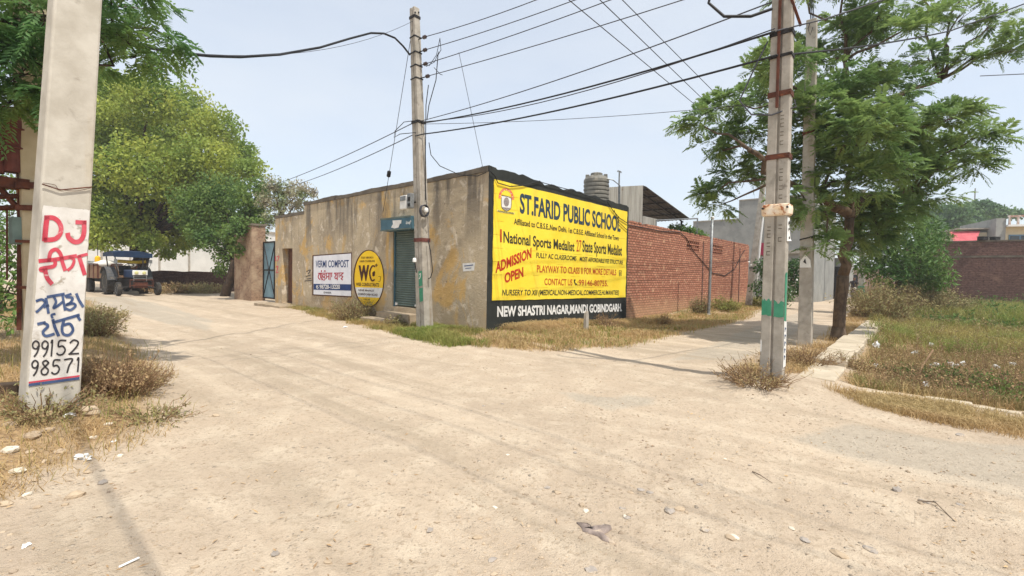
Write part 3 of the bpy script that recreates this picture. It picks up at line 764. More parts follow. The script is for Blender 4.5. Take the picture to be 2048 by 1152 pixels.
for i in range(5):
    a_, b_ = cuts[i], cuts[i + 1]
    if i in (1, 3): mb.bx(a_, b_, 0, 0.25, -0.8, JZ0); mb.bx(a_, b_, 0, 0.25, JZ1, BH - 0.08)
    else: mb.bx(a_, b_, 0, 0.25, -0.8, BH - 0.08)
x = 0.0                                                  # loose top course
while x < Lw - 0.25:
    l = random.uniform(0.2, 0.24)
    if random.random() < 0.84: mb.box((x + l / 2, 0.125 + random.uniform(-.015, .015), BH - 0.042 + random.uniform(-.006, .006)), (l - 0.012, 0.25, 0.074), random.uniform(-.03, .03))
    x += l
mb.build('masonry', M['brick'], wl, world=False)
for (a_, b_) in J:                                       # openwork of bricks
    mb = MB()
    for r in range(3):
        zc = JZ0 + 0.02 + r * 0.165
        mb.bx(a_ + .003, b_ - .003, 0.01, 0.24, zc + 0.085, zc + 0.145)
        n_ = 6
        for k in range(n_):
            xc = a_ + (k + 0.5 * (r % 2) + 0.3) * (b_ - a_) / n_
            if xc + 0.06 < b_: mb.bx(xc, xc + 0.055, 0.015, 0.235, zc - 0.012, zc + 0.083)
    mb.build('openwork_panel', M['brick'], wl, world=False)
for px in (1411, 1484):                                  # dark joints between the bays
    a_ = lx(signwall(px, 500)) - bx0
    MB().bx(a_ - 0.04, a_ + 0.04, -0.03, -0.004, -0.8, BH - 0.3).build('pilaster', M['brick_dark'], wl, world=False)
# cables draped on the wall
def bwall(a, b, off=0.03): return onpl(a, b, CORNER - D1 * (off - 0.12), D1)
mb = MB()
mb.tube([bwall(a, b) for a, b in ((1258, 450), (1285, 455), (1320, 462), (1360, 465), (1372, 475), (1385, 500), (1402, 520), (1425, 546), (1450, 551), (1470, 537), (1484, 508), (1490, 500))], 0.018, 5)
o = mb.build('wall_cable', M['cable'], None); tag(o, 'black cable sagging along the top and face of the red brick wall', 'cable')
mb = MB()
mb.tube([signwall(a, b, SWO + 0.05) for a, b in ((978, 340), (990, 352), (996, 366), (1020, 373), (1045, 371), (1080, 362))], 0.014, 5)
mb.tube([signwall(a, b, SWO + 0.05) for a, b in ((1215, 404), (1225, 420), (1240, 437), (1256, 447))], 0.014, 5)
mb.tube([signwall(a, b, SWO + 0.05) for a, b in ((1228, 420), (1238, 445), (1256, 462))], 0.012, 5)
mb.tube([signwall(a, b, SWO + 0.05) for a, b in ((1080, 364), (1140, 380), (1215, 404))], 0.012, 5)
o = mb.build('sign_cable', M['cable'], None); tag(o, 'black cable looped over the top edge of the yellow hoarding', 'cable')

# ------------------------------------------------------------------ water tank and pipe mast on the roof, tin shed behind
q = atd(1192, 400, 17.5); tk = np.array([q[0], q[1], 3.6])
wt = thing('water_tank', 'ribbed black plastic water tank standing on the flat roof', 'water tank', tk, YAW)
prof = [(0.0, 0.0), (0.44, 0.0), (0.465, 0.05)]
for k in range(9):
    z = 0.10 + k * 0.145
    prof += [(0.468, z), (0.445, z + 0.02), (0.445, z + 0.06), (0.468, z + 0.08)]
prof += [(0.462, 1.44), (0.40, 1.54), (0.26, 1.60), (0.0, 1.60)]
M['tank'] = pmat('tank', lin(128, 124, 114), lin(104, 101, 94), 3, rough=0.6, bmp=0.1, stain=(lin(150, 142, 128), 4, 0.5, 0.75))
MB().lathe(prof, n=32).build('tank_body', M['tank'], wt, world=False)
MB().lathe([(0.0, 1.59), (0.22, 1.59), (0.22, 1.68), (0.19, 1.70), (0, 1.71)], n=24).build('lid', M['tank'], wt, world=False)
for k in range(4):
    a_ = k * math.pi / 2 + 0.5
    MB().box((0.33 * math.cos(a_), 0.33 * math.sin(a_), 1.585), (0.14, 0.16, 0.13), a_).build('lifting_lug', M['tank'], wt, world=False, bev=0.02)
q = atd(1238, 375, 17.3); b0 = np.array([q[0], q[1], 3.55])
ms = thing('pipe_mast', 'thin grey vent pipe with a T head beside the roof tank', 'pipe', b0, YAW)
top = atd(1238, 343, 17.3)[2] - b0[2]
MB().cyl((0, 0, 0), (0, 0, top), 0.028, 8).build('pole', M['steel'], ms, world=False)
MB().tube([(-0.13, 0, top - .03), (-.11, 0, top + .01), (.11, 0, top + .01), (.13, 0, top - .03)], 0.022, 6).build('head', M['steel'], ms, world=False)
MB().tube([tk + np.array([0.3, -0.3, 1.45]), tk + np.array([0.55, -0.3, 1.40]), b0 + np.array([0.02, -0.05, top - 0.52]), b0 + np.array([0.05, 0, 0.2])], 0.02, 6).build('feed_pipe', M['steel'], ms)

m, t, p = newmat('tin_sheet', 0.6, 0.4, 0.3)
v = coords(t)
b_ = mixc(t, ramp(t, noise(t, coords(t, (1, 1, 0.15)), 3, 5), 0.4, 0.7), lin(178, 174, 164), lin(146, 140, 130))
b_ = mixc(t, ramp(t, noise(t, v, 4, 5), 0.62, 0.8), b_, lin(124, 100, 80)); t.links.new(b_, p.inputs['Base Color'])
M['tin'] = m
def corrugated(mb, P, ax, ay, w_, heights, pitch=0.16, amp=0.03):
    """vertical corrugated sheet from P along ax, height function heights(s) along ay(z)"""
    nrm = np.cross(ax, ay); k = int(w_ / pitch * 6); A, B = [], []
    for i in range(k + 1):
        s = i * w_ / k
        o_ = nrm * amp * (1 if (i % 6) in (0, 1) else (-1 if (i % 6) in (3, 4) else 0))
        A.append(P + ax * s + o_); B.append(P + ax * s + o_ + ay * heights(s))
    n = len(A)
    mb.add(A + B, [(i, i + 1, n + i + 1, n + i) for i in range(n - 1)])
Bp = atd(1285, 372, 21.0); Ep = atd(1375, 437, 24.9)
shd = thing('tin_shed', 'corrugated tin shed with sloping roof rising behind the brick wall', 'shed', (Bp[0], Bp[1], 0), YAW)
UP = np.array([0, 0, 1.0])
mb = MB(); A0 = np.array([Bp[0], Bp[1], 2.0]) - D2 * 3.4
corrugated(mb, A0, D2, UP, 3.4, lambda s: (4.96 + 0.6 * s / 3.4) - 2.0)
o = mb.build('wall_sheet', M['tin'], shd); md = o.modifiers.new('thick', 'SOLIDIFY'); md.thickness = 0.012
mb = MB(); corrugated(mb, np.array([Bp[0], Bp[1], 2.0]) + D2 * 0.05, D2, UP, 1.45, lambda s: 4.22 - 2.0)
o = mb.build('wall_sheet', M['tin'], shd); md = o.modifiers.new('thick', 'SOLIDIFY'); md.thickness = 0.012
M['tin_dark'] = pmat('tin_dark', lin(112, 108, 104), lin(88, 84, 80), 3, bmp=0.1, rough=0.7)
mb = MB()
dn = (Ep - Bp) / np.linalg.norm(Ep - Bp); run = np.linalg.norm(Ep - Bp) + 0.15
corrugated(mb, Bp - D1 * 0.15, D1, dn, 6.3, lambda s: run, 0.2, 0.02)
o = mb.build('roof', M['tin_dark'], shd); md = o.modifiers.new('thick', 'SOLIDIFY'); md.thickness = 0.012
mb = MB()
for k in range(6):
    P0 = Bp + dn * (0.3 + k * (run - 0.6) / 5) - UP * 0.07
    mb.tube([P0 - D1 * 0.1, P0 + D1 * 6.0], 0.03, 5)
for k in range(3):
    P0 = Bp - UP * 0.13 + D1 * (0.3 + k * 2.8); mb.tube([P0, P0 + dn * run], 0.04, 5)
    P1 = P0 + dn * (run - 0.2); mb.tube([P1, np.array([P1[0], P1[1], 0])], 0.05, 6)
    mb.tube([P0 - UP * 0.6, P0 + dn * (run * 0.8) - UP * 0.15], 0.025, 5)
mb.build('roof_frame', M['dark_steel'], shd)
mb = MB(); a_ = atd(1312, 441, 22.0); b_ = atd(1395, 437, 25.0)
mb.tube([a_, b_], 0.04, 6); mb.tube([b_, b_ - UP * 1.2], 0.035, 6); mb.tube([a_, a_ - UP * 1.2], 0.035, 6)
o = mb.build('pipe_rail', M['steel'], None); tag(o, 'grey pipe rail on posts below the eave of the tin shed', 'rail')

# ------------------------------------------------------------------ grey cement building at the end of the brick wall
G0 = atd(1560, 500, 32.0); G0[2] = 0
def gpl(px, py, off=0.0): return onpl(px, py, G0 - D2 * off, D2)
gA, gB, gM = gpl(1385, 500), gpl(1628, 500), gpl(1477, 440)
sA, sB, sM = [float(np.dot(q_ - G0, D1)) for q_ in (gA, gB, gM)]
gb = thing('grey_building', 'bare grey cement building with stepped flat roofline beyond the brick wall', 'building', G0, YAW)
mb = MB()
mb.bx(0, 9.0, sM + 0.001, sA, -0.3, 5.72); mb.bx(0.02, 9.0, sB, sM, -0.3, 7.05)
mb.build('wall', M['grey_cement'], gb, world=False)
mb = MB(); mb.bx(-0.04, 9, sM + 0.01, sA, 5.723, 5.80); mb.bx(-0.02, 9, sB - 0.03, sM, 7.053, 7.13)
mb.build('roof_edge', M['concrete'], gb, world=False)
mb = MB(); q0, q1 = gpl(1519, 486), gpl(1536, 512)
mb.bx(-0.05, -0.004, float(np.dot(q1 - G0, D1)), float(np.dot(q0 - G0, D1)), q1[2], q0[2])
pn = mb.build('window', pmat('crimson', lin(160, 50, 78), lin(140, 44, 66), 5, bmp=0.05), gb, world=False)
MB().bx(-0.3, -0.006, float(np.dot(gpl(1602, 500) - G0, D1)), float(np.dot(gpl(1570, 500) - G0, D1)), gpl(1585, 507)[2], gpl(1585, 501)[2]).build('canopy', M['concrete'], gb, world=False)
MB().bx(-0.03, -0.005, float(np.dot(gpl(1604, 500) - G0, D1)), float(np.dot(gpl(1586, 500) - G0, D1)), -0.2, 2.4).build('wall_panel', M['concrete'], gb, world=False)
# louvred stair tower and street fronts further along
Lq = atd(1642, 500, 38.0)
lt = thing('louvred_building', 'grey house with a stack of horizontal concrete louvres behind the tree', 'building', (Lq[0], Lq[1], 0), YAW)
mb = MB(); mb.bx(0.6, 8, -1.4, 3.0, -0.3, 3.3); mb.bx(0.6, 8, 0.6, 3.0, 3.3, 7.5); mb.build('wall', M['grey_cement'], lt, world=False)
mb = MB()
for k in range(7): mb.bx(-0.1, 0.55, -1.4, 0.58, 3.5 + k * 0.42, 3.62 + k * 0.42)
mb.build('louvres', M['concrete'], lt, world=False)
MB().bx(0.5, 0.59, -1.3, -0.2, 0.0, 2.6).bx(0.5, 0.59, 0.1, 1.4, 0, 2.4).build('gate', M['dark_steel'], lt, world=False)
Hq = atd(1695, 560, 56.0)
hh = thing('street_house', 'low pinkish house front closing the end of the right-hand road', 'house', (Hq[0], Hq[1], 0), YAW)
MB().bx(0, 6, -6, 5, -0.2, 2.9).build('wall', pmat('pinkish', lin(190, 164, 152), lin(168, 146, 136), 1, bmp=0.2), hh, world=False)
MB().bx(-0.06, -0.004, -1.0, 1.2, 0, 2.2).build('gate', M['dark_steel'], hh, world=False)
MB().bx(-0.06, -0.004, 2.2, 3.2, 0, 2.1).build('door', M['door_dark'], hh, world=False)
MB().bx(-0.3, 6, -6.1, 5.1, 2.904, 3.05).build('roof', M['concrete'], hh, world=False)

# ------------------------------------------------------------------ far brick wall across the plot and the houses above it
W0 = atd(1865, 600, 30.0); W0[2] = 0
W1 = atd(2260, 620, 25.0); W1[2] = 0
wy = math.atan2(W1[1] - W0[1], W1[0] - W0[0]); LL = float(np.linalg.norm(W1 - W0))
fw = thing('brick_wall', 'long dark brown brick wall across the back of the weedy plot', 'wall', W0, wy)
MB().bx(-1.5, LL, 0, 0.3, -0.8, 4.0).build('masonry', M['brick_dark'], fw, world=False)
MB().bx(-1.5, LL, -0.015, -0.003, 3.05, 3.17).build('mortar_band', M['parapet'], fw, world=False)
MB().bx(-1.54, LL, -0.04, 0.34, 4.003, 4.09).build('coping', M['parapet'], fw, world=False)
C0 = atd(1897, 500, 40.0); ch = thing('cream_house', 'cream house with a red awning above the dark brick wall', 'house', (C0[0], C0[1], 0), wy * 0.6)
M['cream'] = pmat('cream', lin(226, 214, 184), lin(208, 196, 168), 1, bmp=0.1, stain=(lin(176, 160, 136), 1.5, 0.6, 0.8))
MB().bx(1.45, 4.5, 0.02, 6, 0, 5.7).bx(-0.6, 1.43, 0.6, 6, 0, 4.9).build('wall', M['cream'], ch, world=False)
mb = MB(); mb.prism([(0, -0.1, 5.75), (1.95, -0.1, 5.80), (1.35, -1.0, 4.75), (0.05, -1.0, 4.7)], (0, 0.05, 0.03)); mb.build('awning', pmat('awning_red', lin(206, 108, 112), lin(190, 90, 98), 3, bmp=0.05), ch, world=False)
MB().bx(0.3, 4.7, -0.3, 6, 5.95, 6.05).build('roof', M['concrete'], ch, world=False)
MB().bx(-1.2, 1.5, -1.15, -0.9, 0, 4.50).build('low_wall', M['concrete'], ch, world=False)
C1 = atd(1987, 500, 38.0); bh = thing('pale_house', 'pale house with blue shutters and rusty parapet above the brown brick wall', 'house', (C1[0], C1[1], 0), wy * 0.6)
MB().bx(0.65, 8, 0.2, 6, 0, 6.0).build('wall', M['cream'], bh, world=False)
MB().bx(-0.0, 0.6, -0.2, 6, 0, 6.7).build('pier', M['grey_cement'], bh, world=False)
MB().bx(0.62, 8, -0.5, 6, 6.004, 6.16).build('roof', M['white'], bh, world=False)
mb = MB()
for k in range(14): mb.bx(0.7 + k * 0.5, 0.82 + k * 0.5, -0.35, -0.25, 6.165, 6.75)
mb.bx(0.65, 8, -0.36, -0.24, 6.752, 6.9); mb.build('parapet', pmat('rusty_white', lin(214, 206, 196), lin(150, 100, 78), 4, bmp=0.2), bh, world=False)
wn = MB().bx(0.95, 2.3, 0.13, 0.196, 3.6, 5.4).build('window', pmat('blue_shutter', lin(120, 150, 176), lin(104, 132, 158), 4, bmp=0.05), bh, world=False)
mb = MB()
for k in range(2): mb.bx(1.02 + k * 0.66, 1.56 + k * 0.66, 0.10, 0.127, 4.75, 5.3)
mb.build('pane', M['glass'], wn, world=False)
for px in (1965, 1990):
    q = atd(px, 480, 28.6); zz = 4.09
    mb = MB(); mb.box((q[0], q[1], zz + 0.09), (0.46, 0.3, 0.18), 0.3); mb.box((q[0], q[1], zz + 0.205), (0.52, 0.34, 0.04), 0.3)
    o = mb.build('cooler_box', M['dark_steel'], None, bev=0.02)
    tag(o, 'dark box sitting on the brown brick wall, %s' % ('below the cream house wall' if px == 1965 else 'before the grey pier of the pale house'), 'box', 'dark boxes on the brown wall')
q = atd(1949, 410, 80.0)
mb = MB(); mb.tube([(q[0], q[1], 0), (q[0], q[1], 17.5)], 0.09, 6); mb.tube([(q[0] - .6, q[1], 16.8), (q[0] + .6, q[1], 16.8)], 0.04, 5)
o = mb.build('radio_mast', M['steel'], None); tag(o, 'thin pale radio mast far behind the cream house trees', 'mast')

# ------------------------------------------------------------------ left-hand road: gate, pillar, low wall, white building
M['brick_mud'] = brickmat('brick_mud', lin(166, 138, 114), lin(146, 118, 97), lin(150, 122, 100), stain=(lin(178, 154, 128), 1.2, 0.42, 0.62))
Kp = onpl(503, 560, CORNER + D2 * 0.05, D2); ky = ly(Kp)
pc = loc2w(0.05, ky, 0.0)
gpil = thing('brick_pillar', 'broad plastered brick gate pillar under the dark green tree', 'pillar', pc, YAW)
MB().bx(0.0, 0.62, 0.0, 2.3, -0.4, 3.6).build('masonry', M['brick_mud'], gpil, world=False)
MB().bx(-0.05, 0.67, -0.05, 2.35, 3.604, 3.70).build('cap', M['parapet'], gpil, world=False)
y1 = ky - 0.03
y0 = Y_END + 0.05
gt = thing('metal_gate', 'pale blue sheet metal gate between the tan building and brick pillar', 'gate', loc2w(0.55, y0, 0.1), YAW)
M['gate_blue'] = pmat('gate_blue', lin(128, 158, 168), lin(112, 140, 152), 2, rough=0.6, bmp=0.1, stain=(lin(150, 130, 112), 3.0, 0.62, 0.8))
W_ = y1 - y0
for k in range(2):
    a_, b_ = k * W_ / 2 + 0.02, (k + 1) * W_ / 2 - 0.02
    lf = MB().bx(0.03, 0.045, a_, b_, 0.05, 2.75).build('gate_leaf', M['gate_blue'], gt, world=False)
    mb = MB(); 
    for z in (0.08, 1.4, 2.72): mb.bx(-0.01, 0.026, a_, b_, z - 0.03, z + 0.03)
    for yy in (a_ + 0.03, b_ - 0.03): mb.bx(-0.015, 0.028, yy - 0.03, yy + 0.03, 0.05, 2.75)
    mb.tube([(0.01, a_, 0.1), (0.01, b_, 2.7)], 0.02, 5); mb.tube([(0.012, b_, 0.1), (0.012, a_, 2.7)], 0.02, 5)
    mb.build('gate_frame', M['dark_steel'], lf, world=False)
lw0 = gp(275, 584); lw1 = atd(520, 577, 32.0); lw0[2] = lw1[2] = 0
lw0 = atd(200, 584, 33.0); lw0[2] = 0
ay = math.atan2(lw1[1] - lw0[1], lw1[0] - lw0[0])
lwl = thing('brick_wall', 'low crumbling brick wall behind the tractor on the left road', 'wall', lw0, ay)
LW = float(np.linalg.norm(lw1 - lw0))
prof = [(0, -0.4), (LW + 6, -0.4)] + [(x, 1.30 + 0.04 * float(vn(np.array([x * 1.3]), np.array([0.0]), 31)[0])) for x in np.linspace(LW + 6, 0, 40)]
mb = MB(); mb.prism([(x, 0, z) for x, z in prof], (0, 0.25, 0)); mb.build('masonry', M['brick_dark'], lwl, world=False)
wb0 = atd(120, 500, 50.0); wb1 = atd(640, 500, 46.0)
ay = math.atan2(wb1[1] - wb0[1], wb1[0] - wb0[0]); WL = float(np.linalg.norm((wb1 - wb0)[:2]))
wb = thing('white_building', 'long white walled building behind the trees on the left road', 'building', (wb0[0], wb0[1], 0), ay)
MB().bx(-14, WL - 6, 0, 10, -0.4, 5.2).build('wall', pmat('whitewash', lin(222, 220, 214), lin(206, 204, 198), 0.8, bmp=0.1, streak=(lin(184, 180, 172), 1.0, 0.6, 0.85)), wb, world=False)
MB().bx(-14.1, WL - 5.9, -0.1, 10.1, 5.203, 5.4).build('roof', M['concrete'], wb, world=False)
mb = MB()
for k in range(9): mb.bx(-12 + k * 3.4, -11.8 + k * 3.4, -0.06, -0.004, 0, 5.1)
mb.build('pilaster_strips', M['concrete'], wb, world=False)
# ------------------------------------------------------------------ concrete line poles
def pole_shaft(root, base, top, w0, d0, w1, d1, mat, groove=True, sink=0.4):
    """tapered rectangular pole aligned with the street corner; local x = D2, y = D1; long recess down the face towards -x"""
    base, top = np.asarray(base, float), np.asarray(top, float)
    rings = []
    for s in (-sink / max(top[2] - base[2], 0.1), 0.0, 0.5, 1.0):
        c = base + (top - base) * s
        a, b = (w0 + (w1 - w0) * s) / 2, (d0 + (d1 - d0) * s) / 2     # a along D2, b along D1
        g, gd = 0.012, 0.03
        if groove: pr = [(-a, -b), (a, -b), (a, b), (-a, b), (-a, g), (-a + gd, g), (-a + gd, -g), (-a, -g)]
        else: pr = [(-a, -b), (a, -b), (a, b), (-a, b)]
        rings.append([c + D2 * x + D1 * y for x, y in pr])
    return MB().loft(rings).build('shaft', mat, root, bev=0.012)
def band(root, c, w_, d_, h, mat, name='clamp', tilt=0.0):
    mb = MB(); T_ = 0.012
    for (x0, x1, y0, y1) in ((-w_ / 2 - T_, w_ / 2 + T_, -d_ / 2 - T_, -d_ / 2 - .001), (-w_ / 2 - T_, w_ / 2 + T_, d_ / 2 + .001, d_ / 2 + T_), (-w_ / 2 - T_, -w_ / 2 - .001, -d_ / 2, d_ / 2), (w_ / 2 + .001, w_ / 2 + T_, -d_ / 2, d_ / 2)):
        vs = [(x, y, z) for z in (-h / 2, h / 2) for x, y in ((x0, y0), (x1, y0), (x1, y1), (x0, y1))]
        mb.add([c + D2 * x + D1 * y + UP * (z + tilt * y) for x, y, z in vs], [(0, 1, 2, 3), (4, 5, 6, 7), (0, 1, 5, 4), (1, 2, 6, 5), (2, 3, 7, 6), (3, 0, 4, 7)])
    mb.tube([c - D2 * (w_ / 2 + .03) - D1 * (d_ / 2 + .005), c - D2 * (w_ / 2 + .03) + D1 * 0 - D1 * (d_ / 2 - .03)], 0.012, 5)
    return mb.build(name, mat, root)

# --- middle pole by the shop
mB = gp(850, 661); Ym = mB[1]
mT = atd(829, 17, Ym)
mp = thing('utility_pole', 'grey concrete line pole leaning left in front of the tan shop wall', 'utility pole', mB, YAW)
pole_shaft(mp, mB, mT, 0.30, 0.36, 0.17, 0.20, M['concrete'])
def mpt(py): return mB + (mT - mB) * ((mB[2] * 0 + 661 - py) / (661.0 - 17.0))
def mdim(py):
    s = (661.0 - py) / 644.0; return 0.30 - 0.13 * s, 0.36 - 0.16 * s
for py, h, mt in ((478, 0.10, M['rust_red']), (36, 0.07, M['dark_steel']), (75, 0.03, M['cable']), (106, 0.03, M['cable']), (132, 0.03, M['cable']), (157, 0.03, M['cable']), (243, 0.07, M['dark_steel'])):
    wd = mdim(py); band(mp, mpt(py), wd[0], wd[1], h, mt)
def mface(a, b, off=0.0):                   # face towards -D2
    s = (661.0 - b) / 644.0
    return onpl(a, b, mpt(b) - D2 * (mdim(b)[0] / 2 + off), D2)
def mface2(a, b, off=0.0): return onpl(a, b, mpt(b) - D1 * (mdim(b)[1] / 2 + off), D1)
mb = MB(); patch(mb, mface, [(836.5, 543), (844, 541), (845, 571), (838, 573)], 0.004); patch(mb, mface, [(838, 577), (845.5, 575), (846, 602), (839.5, 604)], 0.004)
gp_ = mb.build('green_patch', M['green_paint'], mp)
mb = MB(); stroke(mb, mface, [(838.5, 549), (841, 547), (840, 555), (838, 558)], 1.3, 0.008); mb.build('lettering', M['white'], gp_)
c = mpt(403)
bx = MB(); bx.box(c - D2 * 0.30 + D1 * 0.30, (0.10, 0.30, 0.36), YAW)
mbx = bx.build('meter_box', M['white'], mp, bev=0.02)
bx = MB(); bx.box(c - D2 * 0.355 + D1 * 0.30 + UP * 0.10, (0.012, 0.24, 0.12), YAW); bx.build('window', M['steel'], mbx)
bx = MB(); bx.box(c - D2 * 0.30 + D1 * 0.04 + UP * 0.02, (0.12, 0.16, 0.38), YAW); jb = bx.build('junction_box', M['steel'], mp, bev=0.015)
bx = MB(); bx.box(c - D2 * 0.365 + D1 * 0.02 + UP * 0.06, (0.012, 0.10, 0.10), YAW); bx.box(c - D2 * 0.365 + D1 * 0.02 - UP * 0.09, (0.012, 0.10, 0.08), YAW); bx.build('cover', M['dark_steel'], jb)
bx = MB(); bx.tube([c - D2 * .3 + D1 * .4, c - D2 * .16 + D1 * 0], 0.02, 5); bx.build('bracket', M['dark_steel'], mp)
cc = mpt(421) - D1 * 0.22 - D2 * 0.10
mb = MB()
for k in range(5):
    r_ = 0.105 + 0.03 * random.random(); ph = random.random()
    mb.tube([cc + D2 * (r_ * math.cos(a_ + ph)) + UP * (r_ * 1.2 * math.sin(a_ + ph)) - D1 * (0.02 * k) for a_ in np.linspace(0, 6.4, 26)], 0.011, 5)
mb.build('cable_coil', M['wire'], mp)
mb = MB(); mb.lathe([(0, -.05), (.05, -.04), (.06, 0.0), (.05, .06), (0, .08)], tuple(cc - D1 * .12), 12); mb.build('lamp', M['white'], mp)
mb = MB(); mb.tube([mface2(a_, b_, 0.02) for a_, b_ in ((857, 170), (852, 210), (851, 300), (851, 400))], 0.012, 5)
mb.tube([mpt(478) - D1 * .25, mpt(500) - D1 * .34, mpt(540) - D1 * .40, mpt(553) - D1 * .30, mpt(556) - D1 * 0.2], 0.012, 5); mb.build('drop_cable', M['cable'], mp)
mb = MB()
mb.lathe([(0, -.06), (.05, -.05), (.05, .02), (.03, .05), (0, .06)], tuple(mface(829, 520, 0.12)), 12); mb.build('switch', M['white'], mp)
mb = MB(); mb.tube([mface(829, 520, 0.10), mface(833, 545, 0.02)], 0.015, 5); mb.build('switch_cable', M['cable'], mp)
INS = {}
for k, py in enumerate((80, 105, 132, 157)):
    P_ = mpt(py); wd = mdim(py); dv = np.array([.82, -.57, 0])
    q = P_ + dv * (0.38 + 0.06 * (k == 3)); INS[k] = q
    mb = MB(); mb.tube([P_ + dv * 0.1, q], 0.014, 5); br = mb.build('insulator_arm', M['dark_steel'], mp)
    e = q - dv * .05
    mb = MB(); mb.tube([e - dv * .06, e - dv * .03, e, e + dv * .03, e + dv * 0.06], [.03, .05, .04, .05, .03], 10); mb.build('insulator', M['porcelain'], br)
for k in range(2):
    mb = MB(); q = mface2(852 - 22 + k * 7, 25, 0.001); mb.tube([q, q - D1 * 0.02], 0.02, 8); mb.build('bolt_hole', M['dark_steel'], mp)

# --- left pole with the painted advertisement
uF = np.array([0.521, 0.853, 0]); uF /= np.linalg.norm(uF)
nF = np.array([uF[1], -uF[0], 0])                 # outward normal of the painted face
L0 = atd(52, 803, 4.10)
def pf(a, b, off=0.0): return onpl(a, b, L0 + nF * off, nF)
pb_l, pb_r, pt_l, pt_r = pf(50, 830), pf(159.5, 838), pf(108, 0), pf(206, 0)
ext = 0.95
tt_l, tt_r = pt_l + (pt_l - pb_l) * ext, pt_r + (pt_r - pb_r) * ext
lp = thing('utility_pole', 'thick pale concrete pole with hand painted DJ advertisement at the left edge', 'utility pole', (pb_l + pb_r) / 2, 0)
th = -nF * 0.24
rings = []
for s in (-0.04, 0, .25, .5, .75, 1.0):
    a_, b_ = pb_l + (tt_l - pb_l) * s, pb_r + (tt_r - pb_r) * s
    rings.append([a_, b_, b_ + th * (1 - .35 * s), a_ + th * (1 - .35 * s)])
MB().loft(rings).build('shaft', M['pale_concrete'], lp, bev=0.02)
qs_ = ((86, 411), (180, 420), (160.5, 758), (56.5, 770)); wv_ = []
for i_ in range(4):
    for k_ in np.linspace(0, 1, 30)[:-1]: wv_.append((qs_[i_][0] + (qs_[(i_ + 1) % 4][0] - qs_[i_][0]) * k_ + random.uniform(-.9, .9), qs_[i_][1] + (qs_[(i_ + 1) % 4][1] - qs_[i_][1]) * k_ + random.uniform(-.9, .9)))
mb = MB(); patch(mb, pf, wv_, 0.004)
wp = mb.build('white_panel', M['pole_white'], lp)
mb = MB(); patch(mb, pf, [(86, 407), (180.5, 417.5), (180, 422), (86, 412)], 0.007)
mb2 = MB(); patch(mb2, pf, [(57.5, 763.5), (159.5, 750), (159.2, 753.5), (57.2, 767)], 0.007)
RED = [([(94, 434), (91.5, 456), (89.5, 480)], 9), ([(91, 435.5), (107, 436), (119, 446), (122, 462), (112, 477), (90, 480)], 8),
       ([(153, 444.5), (171, 445)], 7), ([(168, 444), (168, 465), (162, 480), (150, 484), (138, 476), (135.5, 468)], 8),
       ([(79, 522), (110, 519), (152, 512)], 6.5), ([(98, 522), (101, 505), (112, 499), (121, 508), (125, 525), (130, 540)], 6.5), ([(110, 520), (108, 532), (84, 537), (82, 540), (88, 541)], 6.5), ([(90, 539), (94, 555), (103, 567)], 7.5),
       ([(138, 514), (148, 520), (144, 533), (136, 540)], 5), ([(157, 513), (174, 508.5)], 5), ([(158, 513), (165, 535), (169, 548)], 7)]
for part_ in (RED[:2], RED[2:4], RED[4:]):
    mb = MB()
    for q_, wd in part_: stroke(mb, pf, q_, wd * 1.2, 0.008)
    mb.build('lettering', M['paint_red'], wp)
mb2.build('stripe', M['paint_red'], wp)
mb = MB(); patch(mb, pf, [(57.2, 767.5), (159.2, 754), (159, 759), (56.8, 773)], 0.007)
NAVY = [([(73, 602), (84, 599), (90, 606), (80, 618), (73, 624)], 4.5), ([(92, 597), (97, 626)], 5), ([(88, 614), (97, 611)], 4.5), ([(95, 594), (128, 588)], 5),
        ([(108, 594), (112, 604), (107, 616), (115, 612), (125, 604)], 4.5), ([(125, 590), (130, 620)], 4.5), ([(130, 592), (142, 588)], 4), ([(133, 594), (145, 596), (141, 605), (132, 610), (146, 607), (151, 612), (141, 620), (132, 617)], 4.5), ([(153, 588), (158, 600), (166, 613)], 5),
        ([(76, 648), (90, 645)], 5), ([(88, 646), (96, 652), (86, 664), (92, 672), (108, 668)], 5), ([(106, 640), (110, 655), (117, 671)], 5.5), ([(105, 636), (103, 630), (110, 628)], 4), ([(107, 645), (158, 630)], 5), ([(128, 640), (124, 656), (127, 668), (138, 670), (146, 660), (140, 648), (128, 650)], 5), ([(155, 632), (160, 640)], 5)]
mb.build('stripe', M['paint_navy'], wp)
for part_ in (NAVY[:9], NAVY[9:]):
    mb = MB()
    for q_, wd in part_: stroke(mb, pf, q_, wd * 1.15, 0.008)
    mb.build('lettering', M['paint_navy'], wp)
mb = MB()
def digits(s, spots, wd):
    G = {'9': [[(.9, .3), (.6, .5), (.2, .42), (.12, .18), (.45, 0), (.85, .12), (.9, .4), (.72, .75), (.4, 1.0)]], '1': [[(.3, .15), (.55, 0), (.5, 1.0)]],
         '5': [[(.9, 0), (.3, .02), (.22, .42), (.6, .38), (.88, .62), (.7, .92), (.35, 1.0), (.1, .88)]], '2': [[(.12, .2), (.45, 0), (.85, .15), (.7, .5), (.2, .95), (.12, 1.0), (.95, .96)]],
         '8': [[(.8, .14), (.5, 0), (.2, .16), (.45, .42), (.82, .68), (.65, .98), (.25, .98), (.1, .72), (.45, .45), (.78, .2), (.8, .14)]], '7': [[(.1, .05), (.9, 0), (.6, .5), (.45, 1.0)]]}
    for ch_, (x_, y_, w_, h_) in zip(s, spots):
        for g_ in G[ch_]: stroke(mb, pf, [(x_ + u_ * w_ - v_ * h_ * 0.06, y_ + v_ * h_) for u_, v_ in g_], wd, 0.008)
